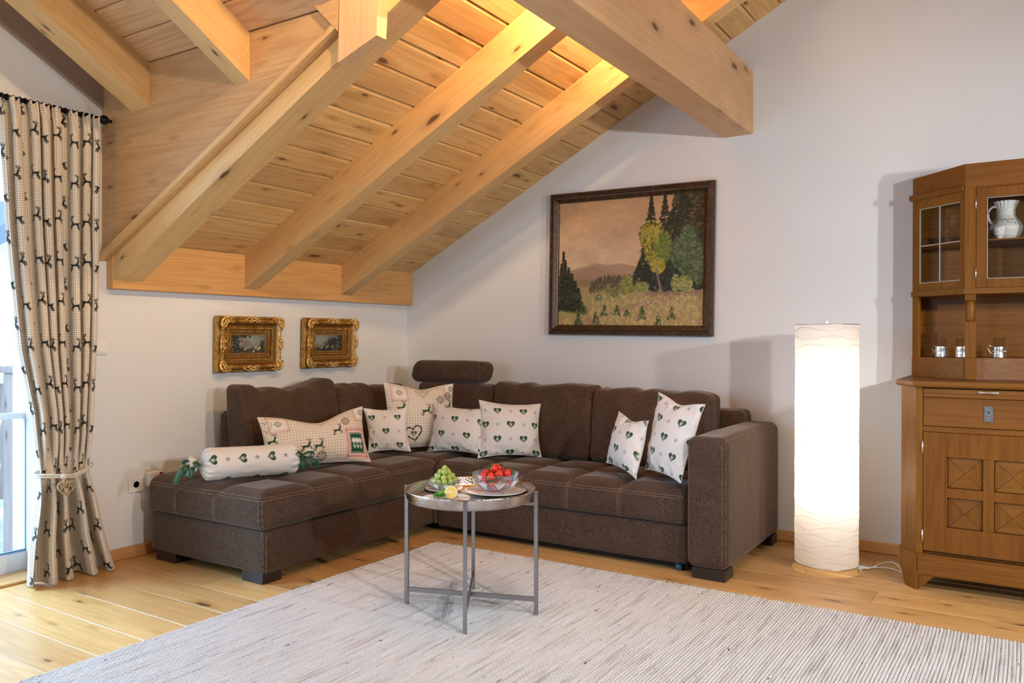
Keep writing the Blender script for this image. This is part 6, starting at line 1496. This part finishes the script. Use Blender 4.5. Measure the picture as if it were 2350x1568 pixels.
m_wick = plain('pale_wicker', (.52, .38, .22), .7); random.seed(8)
HP = [(.078 * a, .078 * b) for a, b in heart_pts(1.0, 28)]
for lay in range(2):
    mb = MB(); mb.tube([(.205 + .006 * lay, -2.58 + a, .432 + b) for a, b in HP], .0022, 6, closed=True); mb.build('rim_twig', m_wick, hrt)
for k_ in range(26):
    i, j = random.sample(range(28), 2)
    if abs(i - j) < 5: continue
    a, b = HP[i], HP[j]; xo = .205 + random.uniform(-.004, .014); mb = MB(); mb.tube([(.207, -2.58 + a[0], .432 + a[1]), (xo, -2.58 + (a[0] + b[0]) / 2, .432 + (a[1] + b[1]) / 2), (.207, -2.58 + b[0], .432 + b[1])], .0016, 5); mb.build('twig', m_wick, hrt)
rod = thing('curtain_rod', 'black iron curtain rod with an urn finial above the balcony door', 'rod', (.12, -3.0, 2.135))
mb = MB(); mb.tube([(.105, -2.37, 2.137), (.105, -4.75, 2.137)], .010, 12); mb.build('pole', m_blackiron, rod)
mb = MB(); mb.lathe([(1e-5, 0), (.010, .001), (.012, .006), (.008, .012), (.010, .017), (.019, .028), (.0225, .040), (.019, .052), (.010, .062), (.006, .066), (.008, .070), (.0075, .076), (1e-5, .080)], 24); mb.v = [(.105 + x, -2.385 + z, 2.137 + y) for x, y, z in mb.v]; mb.build('finial', m_blackiron, rod)
random.seed(6)
for i in range(17):
    y = -2.40 - i * .025 - random.uniform(0, .006)
    mb = MB(); mb.lathe([(.0105, -.004), (.0145, -.002), (.0145, .002), (.0105, .004), (.0105, -.004)], 14); mb.v = [(.105 + x, y + z, 2.137 + yy) for x, yy, z in mb.v]; mb.build('ring', m_blackiron, rod, merge=True)
mb = MB(); mb.box((.0005, -2.40, 2.11), (.006, -2.42, 2.16), bev=.002); mb.tube([(.006, -2.41, 2.137), (.094, -2.41, 2.137)], .006, 8); mb.build('wall_bracket', m_blackiron, rod)

# ================================================================ uplights standing on the purlin
for i, (x, y, pw) in enumerate(((2.475, -1.08, 3.4), (2.410, -1.06, 54), (2.375, -1.80, 68), (2.375, -2.75, 52), (2.375, -3.7, 28))):
    ul = thing('ceiling_uplight', ['small metal uplight on the right side of the purlin, cap showing at the top edge', 'small metal uplight on the purlin in the bay nearest the right wall', 'small metal uplight on the purlin between the first two rafters', 'small metal uplight on the purlin in front of the dormer post', 'small metal uplight on the purlin nearest the photographer'][i], 'lamp', (x, y, 2.603), 'uplights on the purlin')
    mb = MB(); mb.lathe([(1e-5, 0), (.022, 0), (.022, .004), (.010, .006), (.008, .012), (.020, .020), (.022, .030), (.020, .030), (.016, .020), (1e-5, .014)], 24, (x, y, 2.6025)); mb.build('housing', m_steel, ul, merge=True)
    mb = MB(); mb.ball((x, y, 2.626), .009, 12, 8); mb.build('bulb', bt.m, ul)
    sg = 1 if i == 0 else -1; light('uplight_light', 'SPOT', (x, y, 2.642), pw * 1.3, (1.0, .70, .36), .02, (0, -sg * (PI / 2 + .12), 0))
